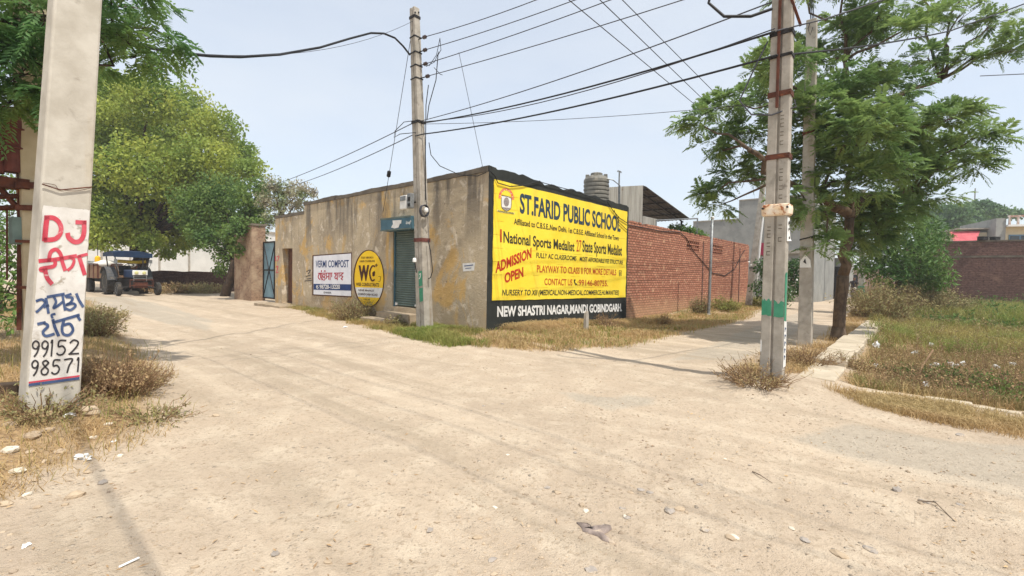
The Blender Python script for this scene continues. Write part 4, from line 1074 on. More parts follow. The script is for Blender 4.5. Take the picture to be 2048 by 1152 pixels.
digits('99152', [(64, 682, 16, 31), (83, 682, 15, 31), (100, 681, 9, 31), (113, 681, 21, 29), (138, 680, 22, 28)], 3.4)
mb.build('lettering', M['paint_black'], wp); mb = MB()
digits('98571', [(63, 721, 15, 30), (82, 721, 19, 28), (103, 720, 19, 28), (127, 718, 20, 27), (152, 716, 10, 27)], 3.4)
mb.build('lettering', M['paint_black'], wp)
mb = MB(); stroke(mb, pf, [(86, 366), (110, 370), (118, 378), (150, 382), (182, 376)], 1.0, 0.008); mb.tube([pf(84, 368, .02), pf(120, 380, .02), (pf(184, 374, .02))], 0.006, 5); mb.build('tie_wire', M['rust'], lp)

# --- second left pole and the rusty equipment on it
s0 = atd(64, 660, 5.6); s0 = np.array([s0[0], s0[1], float(gz(s0[0], s0[1]))])
sp = thing('utility_pole', 'yellowish concrete pole with rusty steel straps just behind the painted pole', 'utility pole', s0, 0)
def spl(a, b, off=0.0): return onpl(a, b, s0 + nF * off, nF)
ql, qr, qtl, qtr = spl(52, 700), spl(112, 700), spl(37, 200), spl(100, 200)
e2 = 1.45
rings = []
for s in (-.1, 0, .5, 1.0):
    a_, b_ = ql + (qtl + (qtl - ql) * (e2 - 1) - ql) * s, qr + (qtr + (qtr - qr) * (e2 - 1) - qr) * s
    rings.append([a_, b_, b_ - nF * .22, a_ - nF * .22])
MB().loft(rings).build('shaft', pmat('yellow_concrete', lin(192, 178, 148), lin(174, 158, 128), 3, bmp=0.25, stain=(lin(150, 130, 96), 3, .6, .8)), sp, bev=0.02)
for i_, (y0_, y1_) in enumerate(((363, 376), (409, 420), (479, 485), (571, 577))):
    mb = MB(); mb.prism([spl(30, y0_, .02), spl(104, y0_ + 3, .02), spl(104, y1_ + 3, .02), spl(30, y1_, .02)], nF * 0.012)
    mb.build('strap', M['rust'], sp)
ef = thing('equipment_frame', 'rusty steel frame carrying brown cylindrical drums at the far left edge', 'equipment frame', spl(10, 640, 0.0), 0)
def ep(a, b, off=0.0): return spl(a, b, off - 0.1)
for x_ in (24, -16):
    mb = MB(); c0_, c1_ = ep(x_, 218), ep(x_, 345)
    Hh = c0_[2] - c1_[2]
    pr = [(0, 0), (.10, 0), (.10, Hh * .36), (.125, Hh * .37), (.125, Hh * .39), (.11, Hh * .40), (.115, Hh * .66), (.135, Hh * .67), (.135, Hh * .69), (.12, Hh * .70), (.12, Hh), (0, Hh)]
    mb.lathe(pr, tuple(c1_), 16); mb.build('drum', M['rust_red'], ef)
mb = MB()
for (a0, b0_, a1, b1_, r_) in ((-60, 368, 40, 362, .035), (-60, 395, 40, 392, .03), (0, 375, 38, 420, .03), (-60, 420, 38, 414, .03), (40, 340, 38, 660, .03), (-40, 340, -44, 660, .035), (14, 420, 14, 560, .012), (-10, 420, -10, 560, .012)):
    mb.tube([ep(a0, b0_), ep(a1, b1_)], r_, 4)
mb.build('steel_frame', M['rust'], ef)
mb = MB(); mb.box(ep(35, 462), (0.12, 0.16, 0.32), math.atan2(uF[1], uF[0])); mb.build('switch_box', pmat('box_green', lin(120, 138, 130), lin(100, 116, 110), 4, bmp=.1), ef, bev=.01)
mb = MB(); mb.box(ep(-20, 362), (0.6, 0.22, 0.12), math.atan2(uF[1], uF[0])); mb.build('top_plate', M['rust'], ef)

# --- right pole at the corner of the plot
rB = gp(1544, 757); rT0 = atd(1567, 0, rB[1]); rT = rB + (rT0 - rB) * 1.45
rp = thing('utility_pole', 'concrete pole with green and white paint bands at the corner of the plot', 'utility pole', rB, YAW)
pole_shaft(rp, rB, rT, 0.17, 0.285, 0.14, 0.235, M['concrete'])
def rpt(py): return rB + (rT0 - rB) * ((757.0 - py) / 757.0)
def rdim(py):
    s = (757.0 - py) / 757.0 / 1.45; return 0.17 - 0.03 * s, 0.285 - 0.05 * s
def rf(a, b, off=0.0): return onpl(a, b, rpt(b) - D2 * (rdim(b)[0] / 2 + off), D2)       # front face
def rs(a, b, off=0.0): return onpl(a, b, rpt(b) - D1 * (rdim(b)[1] / 2 + off), D1)       # sunlit side
def edge(py):                                          # px of the front faces' three edges at height py
    return None
def fpt(u, py, off=0.0):                               # u -1..1 across the front face from the image's left
    c_ = rpt(py); d_ = rdim(py); return c_ - D2 * (d_[0] / 2 + off) - D1 * (u * d_[1] / 2)
def spt(u, py, off=0.0):
    c_ = rpt(py); d_ = rdim(py); return c_ - D1 * (d_[1] / 2 + off) + D2 * (u * d_[0] / 2)
def fquad(mb, f, u0, u1, py0, py1, off=0.003, jag=0.0):
    n_ = 9; top_ = [f(u, py0 + random.uniform(-jag, jag), off) for u in np.linspace(u0, u1, n_)]; bot_ = [f(u, py1 + random.uniform(-jag, jag) * .3, off) for u in np.linspace(u0, u1, n_)]
    mb.add(top_ + bot_, [(i, i + 1, n_ + i + 1, n_ + i) for i in range(n_ - 1)])
mb = MB(); fquad(mb, fpt, -.98, -.1, 594, 626, jag=4); fquad(mb, fpt, .1, .98, 598, 628, jag=4); fquad(mb, spt, -.96, .5, 541, 636, jag=3)
gb_ = mb.build('green_band', M['green_paint'], rp)
mb = MB(); fquad(mb, spt, -.96, .9, 636, 728, 0.004, 2); fquad(mb, fpt, -.98, -.85, 676, 700, 0.004, 3)
wb_ = mb.build('white_band', M['white'], rp)
mb = MB()
for k in range(5):
    yy = 648 + k * 14; n0 = [spt(-.5, yy, .008), spt(.3, yy + 2, .008), spt(.3, yy + 5, .008), spt(-.5, yy + 3, .008)]; mb.add(n0, [(0, 1, 2, 3)])
    n0 = [spt(-.5, yy, .008), spt(-.25, yy, .008), spt(-.25, yy + 9, .008), spt(-.5, yy + 9, .008)]; mb.add(n0, [(0, 1, 2, 3)])
mb.build('lettering', M['paint_navy'], wb_)
for py, h in ((187, .07), (310, .07), (68, .06), (113, .04)):
    d_ = rdim(py); band(rp, rpt(py), d_[0], d_[1], h, M['rust'] if h > .06 else M['dark_steel'])
# rusted plate wrapped round the shaft
M['rust_white'] = pmat('rust_white', lin(236, 224, 206), lin(222, 190, 150), 9, rough=0.7, bmp=0.15, stain=(lin(160, 88, 46), 9.0, 0.52, 0.64))
mb = MB(); n_ = 14
for dz, rr_ in ((0, 0), ):
    rings = []
    for (py, kx) in ((404, 1.0), (406, 1.12), (414, 1.16), (424, 1.12), (427, 1.0)):
        c_ = rpt(py); d_ = rdim(py)
        rings.append([c_ + D2 * (max(min(math.cos(a_) * 1.25, 1), -1) * (d_[0] / 2 + .02) * kx) + D1 * (max(min(math.sin(a_) * 1.25, 1), -1) * (d_[1] / 2 + .02) * kx) for a_ in np.linspace(0, 2 * math.pi, 25)[:-1]])
    mb.loft(rings)
pl_ = mb.build('rusty_plate', M['rust_white'], rp)
mb = MB()
for u in (-1.1, 1.1):
    q = fpt(u, 412, .03); mb.tube([q, q - D2 * 0.03], 0.014, 6)
mb.build('bolt', M['dark_steel'], pl_)
mb = MB(); mb.tube([fpt(-.15, -60, .02), fpt(-.15, 214, .02)], 0.022, 4); mb.build('steel_angle', M['rust'], rp)
mb = MB(); mb.tube([fpt(0.2, -60, .05), fpt(0.6, -10, .06), spt(.6, 58, .08)], 0.022, 4); mb.build('brace', M['rust'], rp)
def poster(f, pts, root, name='poster'):
    mb = MB(); mb.add([f(u, y, o_) for u, y, o_ in pts], [tuple(range(len(pts)))]); o = mb.build(name, M['paper'], root)
    md = o.modifiers.new('t', 'SOLIDIFY'); md.thickness = 0.002; return o
po = poster(spt, [(-.9, 430, .006), (.5, 431, .012), (.3, 446, .01), (.9, 472, .02), (1.1, 476, .03), (-.9, 478, .006)], rp)
mb = MB()
for a_, b_ in (((-.5, 438), (0.1, 444)), ((-.6, 452), (.2, 455)), ((0.0, 468), (.6, 473))):
    mb.add([spt(a_[0], a_[1], .02), spt(b_[0], a_[1], .02), spt(b_[0], b_[1], .02), spt(a_[0], b_[1], .02)], [(0, 1, 2, 3)])
mb.build('lettering', M['paint_black'], po)
mb = MB()                                              # characters cast into the face, read upwards
for k, (yy, u) in enumerate(((448, -.55), (462, -.55), (480, -.55), (497, -.55), (445, .45), (470, .45), (230, .35), (245, .35), (262, .35), (280, .35), (335, .4), (350, .4), (368, .4), (386, .4))):
    for dy, du in ((0, .16), (7, .16)):
        mb.add([fpt(u - du, yy + dy, .003), fpt(u + du, yy + dy, .003), fpt(u + du, yy + dy + 1.6, .003), fpt(u - du, yy + dy + 1.6, .003)], [(0, 1, 2, 3)])
    if k % 2: mb.add([fpt(u - .16, yy, .003), fpt(u - .11, yy, .003), fpt(u - .11, yy + 8, .003), fpt(u - .16, yy + 8, .003)], [(0, 1, 2, 3)])
mb.build('cast_lettering', M['parapet'], rp)
mb = MB()
mb.tube([fpt(-.9, 18, .03), fpt(-2.6, 32, .2), fpt(-5.0, 26, .35), fpt(-6.6, -8, .4), fpt(-6.0, -60, .4)], 0.02, 6)
mb.build('cable_loop', M['cable'], rp)
mb = MB(); mb.tube([spt(.2, 200, .03), spt(.0, 215, .06), fpt(-.6, 228, .05), fpt(-2.4, 222, .1), fpt(-3.6, 190, .12), fpt(-2.4, 130, .06), fpt(-1.2, 80, .03)], 0.011, 5); mb.build('cable_loop', M['wire'], rp)

# --- second right pole
r2 = gp(1610, 692); r2T = atd(1624, 40, r2[1])
rq = thing('utility_pole', 'plain slim concrete pole standing between the painted pole and the tree', 'utility pole', r2, YAW)
pole_shaft(rq, r2, r2T, 0.22, 0.27, 0.15, 0.20, M['concrete'], groove=False)
def r2pt(py): return r2 + (r2T - r2) * ((692.0 - py) / 652.0)
def r2dim(py): s = (692.0 - py) / 652.0; return 0.22 - .07 * s, 0.27 - .07 * s
for py in (474, 262): d_ = r2dim(py); band(rq, r2pt(py), d_[0], d_[1], .03 if py > 300 else .09, M['dark_steel'] if py > 300 else M['rust'], tilt=-.25)
def f2(u, py, off=0.0):
    c_ = r2pt(py); d_ = r2dim(py); return c_ - D2 * (d_[0] / 2 + off) - D1 * (u * d_[1] / 2)
po = poster(f2, [(-.9, 520, .006), (-.1, 507, .02), (.7, 518, .012), (.8, 533, .006), (-.9, 533, .006)], rq)
mb = MB(); mb.add([f2(-.4, 522, .022), f2(-.1, 514, .024), f2(.1, 526, .02)], [(0, 1, 2)]); mb.build('print', M['paint_black'], po)

# --- further poles along the brick wall
def slim(name, label, cat, b_, t_, Yoff, r0, r1, mat, round_=True):
    o = thing(name, label, cat, b_, YAW)
    if round_: MB().tube([b_ - UP * .2, b_, (b_ + t_) / 2, t_], [r0, r0, (r0 + r1) / 2, r1], 10).build('pole', mat, o, smooth=True)
    else: pole_shaft(o, b_, t_, r0, r0, r1, r1, mat, groove=False)
    return o
b_ = gp(1417, 627); t_ = atd(1425, 438, b_[1])
lo = slim('steel_post', 'thin grey steel post in front of the red brick wall', 'post', b_, t_, 0, .065, .05, M['steel'])
MB().lathe([(0, 0), (.06, 0), (.08, .06), (.06, .10), (0, .11)], tuple(t_), 12).build('cap', M['white'], lo)
MB().lathe([(0, -.1), (.10, -.1), (.10, .08), (0, .09)], tuple(b_), 12).build('footing', M['white'], lo)
MB().tube([t_ - UP * .2 - D1 * .08, t_ - UP * .3 + D1 * .08], .015, 6).build('bracket', M['dark_steel'], lo)
b_ = gp(1497, 612); b_[2] = 0; t_ = atd(1531, 330, b_[1])
bo = slim('utility_pole', 'leaning concrete pole with white pipe at the end of the red brick wall', 'utility pole', b_, t_, 0, .30, .22, M['concrete'], False)
MB().tube([atd(1512, 585, b_[1] - .2), atd(1521, 480, b_[1] - .2), atd(1531, 395, b_[1] - .2)], .05, 8).build('pipe', M['white'], bo)
band(bo, atd(1506, 536, b_[1]), .3, .3, .06, M['dark_steel'])
b_ = gp(1723, 605); t_ = atd(1726, 380, b_[1])
fo = slim('utility_pole', 'distant concrete pole with green paint, half hidden by bushes behind the tree', 'utility pole', b_, t_, 0, .34, .26, M['concrete'], False)
q0, q1 = atd(1722, 595, b_[1] - .25), atd(1722, 572, b_[1] - .25)
MB().box((q0 + q1) / 2 + D2 * .0, (0.36, 0.36, q1[2] - q0[2]), YAW).build('green_band', M['green_paint'], fo)
FARP = b_

# ------------------------------------------------------------------ overhead lines
def sag(a, b, s, n=14):
    a, b = np.asarray(a, float), np.asarray(b, float)
    return [a + (b - a) * (k / n) - UP * (4 * s * (k / n) * (1 - k / n)) for k in range(n + 1)]
def wire(pts, r, label, mat='wire', group='overhead lines', name='overhead_wire', cat='wire'):
    return tag(MB().tube(pts, r, 5).build(name, M[mat], None), label, cat, group)
dv = np.array([.82, -.57, 0])
ends = [(1072, 0, 10.5), (1150, 0, 9.95), (1215, 2, 9.35), (1365, 0, 8.7)]
names = ['topmost', 'second from top', 'third from top', 'lowest']
for k in range(4):
    q = atd(*ends[k]); d_ = q - INS[k]
    e = INS[k] + d_ * 3.2; e[2] = INS[k][2] + 0.1
    mid = INS[k] + d_; mid[2] = q[2]
    pts = [INS[k] + (q - INS[k]) * s - UP * .12 * 4 * s * (1 - s) * .3 for s in np.linspace(0, 1, 8)] + [q + (e - q) * s for s in np.linspace(0.1, 1, 8)]
    wire(pts, .010, '%s of the four lines strung from the insulators of the leaning pole' % names[k])
# jumpers at the insulators
mb = MB()
for a_, b_ in (((880, 76), (858, 132)), ((878, 103), (852, 133)), ((880, 78), (876, 110)), ((868, 135), (885, 150))):
    mb.tube([atd(a_[0], a_[1], Ym - .3), atd((a_[0] + b_[0]) / 2 + 4, (a_[1] + b_[1]) / 2 + 6, Ym - .35), atd(b_[0], b_[1], Ym - .25)], .008, 4)
mb.tube([atd(876, 110, Ym - .3), atd(872, 160, Ym - .3), atd(858, 210, Ym - .25), atd(854, 240, Ym - .2)], .012, 5)
mb.tube([atd(832, 265, Ym - .2), atd(800, 268, Ym - .3), atd(788, 275, Ym - .4), atd(790, 262, Ym - .4), atd(808, 244, Ym - .3), atd(838, 240, Ym - .25)], .010, 5)
tag(mb.build('jumper_wire', M['cable'], None), 'tangled jumper leads hanging beside the insulators of the leaning pole', 'wire')
hub = mpt(241) - D1 * .12
wire(sag(hub, fpt(-.9, 6, .05), .10), .010, 'thin line from the leaning pole to the top of the painted corner pole')
wire(sag(hub - UP * .06, fpt(-.5, 66, .05), .14), .016, 'thick bundled line from the leaning pole to the clamp of the painted corner pole', 'cable')
wire(sag(hub - UP * .02, fpt(-.5, 60, .05), .24), .009, 'slack line sagging just under the bundle between the two roadside poles')
gA_ = fpt(-.3, 114, .06)
wire([atd(830, 272, Ym - .25)] + sag(mpt(268) - D1 * .2, gA_, .12), .016, 'lower bundled line reaching the painted corner pole below its clamp', 'cable')
q2 = atd(1900, 62, 9.4); q3 = atd(2048, 8, 10.0); q4 = q3 + (q3 - q2) * 4
wire(sag(gA_, q2, .05) + [q3, q4], .014, 'line running from the painted corner pole in front of the tree to the right', 'cable')
gB_ = fpt(-.3, 66, .06); q2 = atd(1750, 5, 6.2)
wire([gB_, (gB_ + q2) / 2 - UP * .03, q2, q2 + (q2 - gB_) * 4], .010, 'upper line leaving the painted corner pole to the right')
wire(sag(mpt(247) - D1 * .12, f2(-1, 196, .05), .12), .007, 'thin slack line from the leaning pole to the slim pole near the tree')
far_top = np.array([FARP[0] - .3, FARP[1], 7.3])
lefttop = (tt_l + tt_r) / 2; 
for k, (a_, b_, z_) in enumerate((((1138, 0), (1392, 211), 7.0), ((1200, 0), (1420, 212), 7.0), ((1245, 0), (1430, 186), 7.5))):
    A_, B_ = at(a_[0], a_[1], z_), at(b_[0], b_[1], z_)
    d_ = (A_ - B_); s0_ = A_ + d_ * (A_[1] - lefttop[1]) / max(-d_[1], .1)
    wire(sag(s0_, A_, 0) + [B_, B_ + (B_ - A_) * 2.6], .010, '%s of the three lines crossing over the road towards the tree' % ('left', 'middle', 'right')[k] if False else ('one of the three parallel lines crossing high over the road towards the tree'), group='three lines over the right road')
# lines that leave the top of the left pole over the viewer: their shadows cross the road
for k, (g_, r_) in enumerate((((-1.64, 4.75), .007), ((-.96, 4.93), .007), ((-.37, 5.05), .007), ((-2.9, 3.3), .015))):
    zz = 6.6; P_ = np.array([g_[0] + SX * zz / math.tan(SUN_EL), g_[1] + SY * zz / math.tan(SUN_EL), zz])
    a_ = P_ + D1 * min(6.0, (P_[0] + 4.3) / -D1[0]); b_ = P_ - D1 * 16
    wire([a_, P_, b_], r_, 'line passing above the viewer from the top of the painted pole', group='lines above the viewer')
# black service cable from the left poles
mb = MB()
ctrl = [(820, 110, Ym - .1), (806, 92, 12.1), (790, 76, 12.0), (768, 67, 11.8), (742, 66, 11.5), (700, 77, 10.9), (640, 95, 10.1), (560, 109, 9.1), (480, 114, 8.4), (420, 112, 7.9), (350, 105, 7.3), (280, 92, 6.7), (180, 72, 5.9)]
tag(MB().tube([atd(*c_) for c_ in ctrl], .024, 6, True).build('service_cable', M['cable'], None), 'thick black service cable arching from the leaning pole to the left tree', 'cable')
wire(sag(mpt(40), atd(352, 104, 7.4), .35), .005, 'faint thin line from the top of the leaning pole towards the left')
wire(sag(mpt(243) - D2 * .1, atd(520, 378, 25), .15), .012, 'upper of two lines from the leaning pole over the tan building')
wire(sag(mpt(266) - D2 * .1, atd(560, 378, 25), .15), .012, 'lower of two lines from the leaning pole over the tan building')
ga, gm_, gg = mpt(62) - D2 * .1, None, gp(733, 626)
gy = thing('guy_wire', 'slanting guy wire with a black insulator anchored beside the oval sign', 'guy wire', gg, 0)
MB().tube([ga, gg - UP * .1], .008, 5).build('strand', M['wire'], gy)
ic = ga + (gg - ga) * .425; dd = (gg - ga) / np.linalg.norm(gg - ga)
MB().tube([ic - dd * .1, ic - dd * .08, ic + dd * .08, ic + dd * .1], [.03, .06, .06, .03], 8).build('insulator', M['cable'], gy)
wc = INS[2] + (atd(*ends[2]) - INS[2]) * .22
wire([wc, wc + (signwall(966, 338, 0) - wc) * .5, onpl(966, 338, CORNER, D2)], .006, 'thin drop line from the overhead lines to the roof corner of the tan building')
wire([atd(858, 285, Ym - .2), atd(862, 310, Ym - .1), atd(880, 332, Ym), atd(920, 350, Ym), shopwall(955, 352, .05), shopwall(972, 345, .05)], .011, 'slack cable from the leaning pole to the top corner of the hoarding', 'cable')
wire(sag(atd(1960, 152, 9), atd(2048, 148, 8.6), .0) + [atd(2300, 130, 8)], .008, 'short grey line leaving the right side of the tree')
mb = MB()
for k in range(3): mb.tube([f2(-.2 + .3 * k, 44, -.08), f2(-.4 + .3 * k, 10, -.02), f2(-.3 + .2 * k, -60, .0)], .010, 5)
mb.tube([f2(.4, 60, .05), f2(0, 76, .1), f2(-.5, 60, .05), f2(-.2, 48, .02)], .009, 5)
tag(mb.build('wire_tails', M['cable'], None), 'black wire tails rising from the top of the slim pole', 'wire')
wire([f2(-.9, 180, .03), f2(-2.6, 190, .1), atd(1500, 250, r2[1] + 1), atd(1478, 330, r2[1] + 2)], .007, 'loose thin line hanging through the tree left of the painted corner pole')

# ------------------------------------------------------------------ tractor and trailer
def wheel(root, c, R, wd, rim_r, axis, rimmat, lug=0):
    """tyre with a rounded profile, rim as its own part; axis x of the root frame"""
    t_ = MB(); pr = [(rim_r, -wd * .42), (R * .90, -wd * .5), (R * .98, -wd * .36), (R, 0), (R * .98, wd * .36), (R * .90, wd * .5), (rim_r, wd * .42)]
    t_.lathe(pr, c, 28, 'x')
    for k in range(lug):
        a_ = k * 2 * math.pi / lug
        for sgn_ in (-1, 1):
            aa_ = a_ + (0.5 * 2 * math.pi / lug if sgn_ > 0 else 0)
            Mx = Matrix.Rotation(aa_, 3, 'X')
            cen = Mx @ Vector((0, 0, R + .005)); t_.box((c[0] + sgn_ * wd * .22, c[1] + cen.y, c[2] + cen.z), (wd * .5, .05, .05), M=Mx @ Matrix.Rotation(sgn_ * .6, 3, 'Z'))
    wh = t_.build('wheel', M['rubber'], root, world=False, smooth=False)
    MB().lathe([(0, -wd * .2), (rim_r * .4, -wd * .22), (rim_r * .8, -wd * .1), (rim_r * 1.03, -wd * .43), (rim_r * 1.03, wd * .43), (rim_r * .8, wd * .1), (rim_r * .4, wd * .22), (0, wd * .2)], c, 24, 'x').build('rim', rimmat, wh, world=False)
    return wh
tq = gp(276, 591); tq[2] = 0
hv = np.array([.80, -.60, 0]); tyaw = math.atan2(hv[1], hv[0]) - math.pi / 2
tr = thing('tractor', 'blue farm tractor with a canopy facing the camera on the left road', 'tractor', tq, tyaw)
M['blue'] = pmat('blue', lin(38, 62, 98), lin(30, 50, 80), 3, rough=.45, spec=.4, bmp=.03, stain=(lin(100, 104, 106), 4, .64, .85))  # navy darkened: the tree's shade over the tractor is put into the paint
M['canopy'] = pmat('canopy', lin(34, 56, 84), lin(26, 42, 66), 3, rough=.7, bmp=.1)
M['fender'] = pmat('fender', lin(92, 92, 92), lin(66, 68, 72), 4, bmp=.15, stain=(lin(140, 128, 110), 4, .5, .75))
M['lamp'] = pmat('lamp', lin(220, 214, 150), lin(200, 196, 140), 5, rough=.2, spec=.6, bmp=0)
# local frame: y forward, x to the tractor's right when looking back; front axle at y = 0
MB().bx(-.30, .30, -1.35, .32, .95, 1.38).build('hood', M['blue'], tr, world=False, bev=.05)
fp = MB().bx(-.33, .33, .323, .40, 1.10, 1.36).build('front_panel', M['white'], tr, world=False, bev=.02)
for x in (-.17, .17): MB().lathe([(0, .405), (.085, .405), (.085, .43), (.06, .44), (0, .445)], (x, 0, 1.23), 14, 'y').build('headlight', M['lamp'], fp, world=False)
mb = MB(); mb.bx(-.28, .28, .325, .37, .80, 1.09)
gr = mb.build('grille', M['dark_steel'], tr, world=False)
mb = MB()
for x in (-.28, .28): mb.bx(x - .02, x + .02, .372, .40, .78, 1.08)
mb.bx(-.3, .3, .372, .39, .90, .93); mb.bx(-.3, .3, .372, .39, 1.0, 1.02); mb.build('grille_bars', M['steel'], gr, world=False)
MB().bx(-.24, .24, -2.6, .2, .42, .92).build('chassis', M['dark_steel'], tr, world=False, bev=.04)
MB().bx(-.30, .30, .30, .58, .42, .74).build('front_weight', M['rust'], tr, world=False, bev=.03)
MB().tube([(-.85, .1, .38), (-.3, .0, .48), (.3, .0, .48), (.85, .1, .38)], .06, 8).build('front_axle', M['dark_steel'], tr, world=False)
mb = MB(); mb.tube([(-.5, .62, .45), (-.5, .64, .85), (.5, .64, .85), (.5, .62, .45)], .03, 6); mb.tube([(-.5, .62, .55), (.5, .62, .55)], .025, 6); mb.build('bumper_guard', M['rust'], tr, world=False)
for x in (-.86, .86): wheel(tr, (x, .1, .36), .36, .20, .19, 'x', M['white'])
for x in (-.80, .80): wheel(tr, (x, -2.05, .70), .70, .38, .36, 'x', pmat('rim_dusty', lin(196, 186, 150), lin(170, 158, 126), 4, bmp=.1), 16)
for x in (-.80, .80):
    pr = []
    for a_ in np.linspace(.1, math.pi * .82, 12): pr.append((x, -2.05 + .80 * math.cos(a_), .72 + .80 * math.sin(a_)))
    mb = MB(); mb.loft([[(x - .22, y, z), (x + .22, y, z), (x + .22, y, z + .03), (x - .22, y, z + .03)] for _, y, z in pr]); mb.build('fender', M['fender'], tr, world=False)
MB().bx(-.28, .28, -2.3, -1.8, 1.05, 1.15).bx(-.28, .28, -2.36, -2.28, 1.15, 1.6).build('seat', M['rubber'], tr, world=False, bev=.04)
mb = MB(); mb.tube([(.20 * math.cos(a_), -1.5 + .18 * math.sin(a_), 1.62 + .1 * math.sin(a_)) for a_ in np.linspace(0, 6.283, 20)], .018, 5); mb.tube([(0, -1.5, 1.62), (0, -1.2, 1.3)], .02, 5); mb.build('steering_wheel', M['rubber'], tr, world=False)
MB().tube([(-.36, -.5, 1.2), (-.36, -.5, 1.95), (-.36, -.45, 2.0)], .035, 8).build('exhaust_pipe', M['dark_steel'], tr, world=False)
for x in (-.78, .78):
    for y in (-.95, -2.6): MB().tube([(x * .8, y, .95), (x, y, 2.3)], .03, 6).build('canopy_post', M['dark_steel'], tr, world=False)
mb = MB(); mb.loft([[(-.85, y, 2.32 + dz), (-.5, y, 2.40 + dz), (.5, y, 2.40 + dz), (.85, y, 2.32 + dz), (.85, y, 2.28 + dz), (-.85, y, 2.28 + dz)] for y, dz in ((-.75, -.02), (-1.7, .04), (-2.85, 0))])
cn_ = mb.build('canopy', M['canopy'], tr, world=False)
mb = MB(); mb.bx(-.86, .86, -.748, -.72, 2.06, 2.30); mb.bx(-.87, -.852, -2.8, -.75, 2.1, 2.30); mb.bx(.852, .87, -2.8, -.75, 2.1, 2.30); mb.build('valance', M['canopy'], cn_, world=False)
MB().tube([(-.62, -1.0, 1.86), (-.2, -1.0, 1.80), (.62, -1.0, 1.84)], .09, 8).build('rolled_cover', pmat('mustard', lin(186, 160, 52), lin(150, 122, 42), 3, bmp=.2), tr, world=False)
for x in (-.62, .62): MB().tube([(x, -.8, 1.3), (x * 1.25, -.72, 1.7), (x * 1.25, -.72, 1.78)], .015, 5).box((x * 1.25, -.72, 1.85), (.14, .03, .2)).build('mirror', M['steel'], tr, world=False)
trl_p = tq - hv * 5.9
tl = thing('trailer', 'brown farm trailer heaped with white sacks behind the blue tractor', 'trailer', trl_p, tyaw)
M['trailer'] = pmat('trailer', lin(150, 120, 92), lin(124, 98, 78), 3, bmp=.2, stain=(lin(110, 70, 50), 4, .58, .75))
bd_ = MB().bx(-1.05, 1.05, -2.6, 2.2, .86, .96).bx(-1.05, -1.0, -2.6, 2.2, .964, 1.62).bx(1.0, 1.05, -2.6, 2.2, .964, 1.62).bx(-.998, .998, 2.15, 2.2, .964, 1.62).bx(-.998, .998, -2.6, -2.55, .964, 1.62).build('body', M['trailer'], tl, world=False)
mb = MB()
for y in np.linspace(-2.5, 2.1, 6): mb.bx(1.052, 1.09, y - .04, y + .04, .84, 1.64); mb.bx(-1.09, -1.052, y - .04, y + .04, .84, 1.64)
for x in (-.9, -.3, .3, .9): mb.bx(x - .04, x + .04, 2.203, 2.24, .84, 1.64)
mb.bx(-1.1, 1.1, 2.2, 2.25, 1.645, 1.70); mb.bx(1.05, 1.10, -2.6, 2.19, 1.645, 1.70); mb.bx(-1.10, -1.05, -2.6, 2.19, 1.645, 1.70)
mb.build('stake', M['rust'], bd_, world=False)
for x in (-.86, .86):
    for y in (-.9, .4): wheel(tl, (x, y, .42), .42, .26, .22, 'x', M['rust'])
MB().tube([(-.4, 2.2, .8), (0, 3.4, .6), (.4, 2.2, .8)], .05, 6).build('drawbar', M['dark_steel'], tl, world=False)
MB().bx(-.5, .5, -2.4, 2.0, .62, .855).build('chassis', M['dark_steel'], tl, world=False)
def blob(name, c, size, mat, root=None, seed=0, rough=.25, sub=2, rz=0.0):
    import bmesh
    bm = bmesh.new(); bmesh.ops.create_icosphere(bm, subdivisions=sub, radius=1.0)
    r2_ = random.Random(seed); off_ = Vector((r2_.uniform(-9, 9), r2_.uniform(-9, 9), r2_.uniform(-9, 9)))
    from mathutils import noise as mn
    vs = []
    for v_ in bm.verts:
        k_ = 1 + rough * mn.noise(v_.co * 1.4 + off_) + rough * .5 * mn.noise(v_.co * 3.1 + off_)
        q_ = Matrix.Rotation(rz, 3, 'Z') @ Vector((v_.co.x * size[0] * k_, v_.co.y * size[1] * k_, v_.co.z * size[2] * k_)); vs.append(tuple(q_ + Vector(c)))
    fs = [tuple(v_.index for v_ in f_.verts) for f_ in bm.faces]; bm.free()
    mb = MB(); mb.add(vs, fs); return mb
M['sack'] = pmat('sack', lin(238, 234, 226), lin(220, 214, 204), 3, bmp=.2)
Mt = FRAME[tl.name]
for k in range(10):
    x, y = ((k % 2) - .5) * 1.0 + random.uniform(-.1, .1), -2.2 + (k // 2) * 1.0
    p_ = Mt @ Vector((x, y, 1.62 + random.uniform(0, .1)))
    mb = blob('sack', p_, (.50, .58, .24), M['sack'], None, 40 + k, .15, 2, tyaw + random.uniform(-.2, .2))
    tag(mb.build('sack', M['sack'], None, smooth=True), 'plump white sack lying in the heap on the brown trailer', 'sack', 'sacks on the trailer')
p_ = Mt @ Vector((.85, 1.95, 1.72))
jc = thing('fuel_can', 'small yellow can with an upright rod on the trailer rim', 'can', p_, 0)
MB().lathe([(0, 0), (.12, 0), (.14, .1), (.13, .34), (.05, .42), (0, .43)], n=14).build('can', pmat('can_yellow', lin(236, 186, 40), lin(214, 160, 30), 4, bmp=.05), jc, world=False)
MB().tube([(0, 0, .4), (0.01, 0, 1.3)], .015, 5).build('rod', M['dark_steel'], jc, world=False)

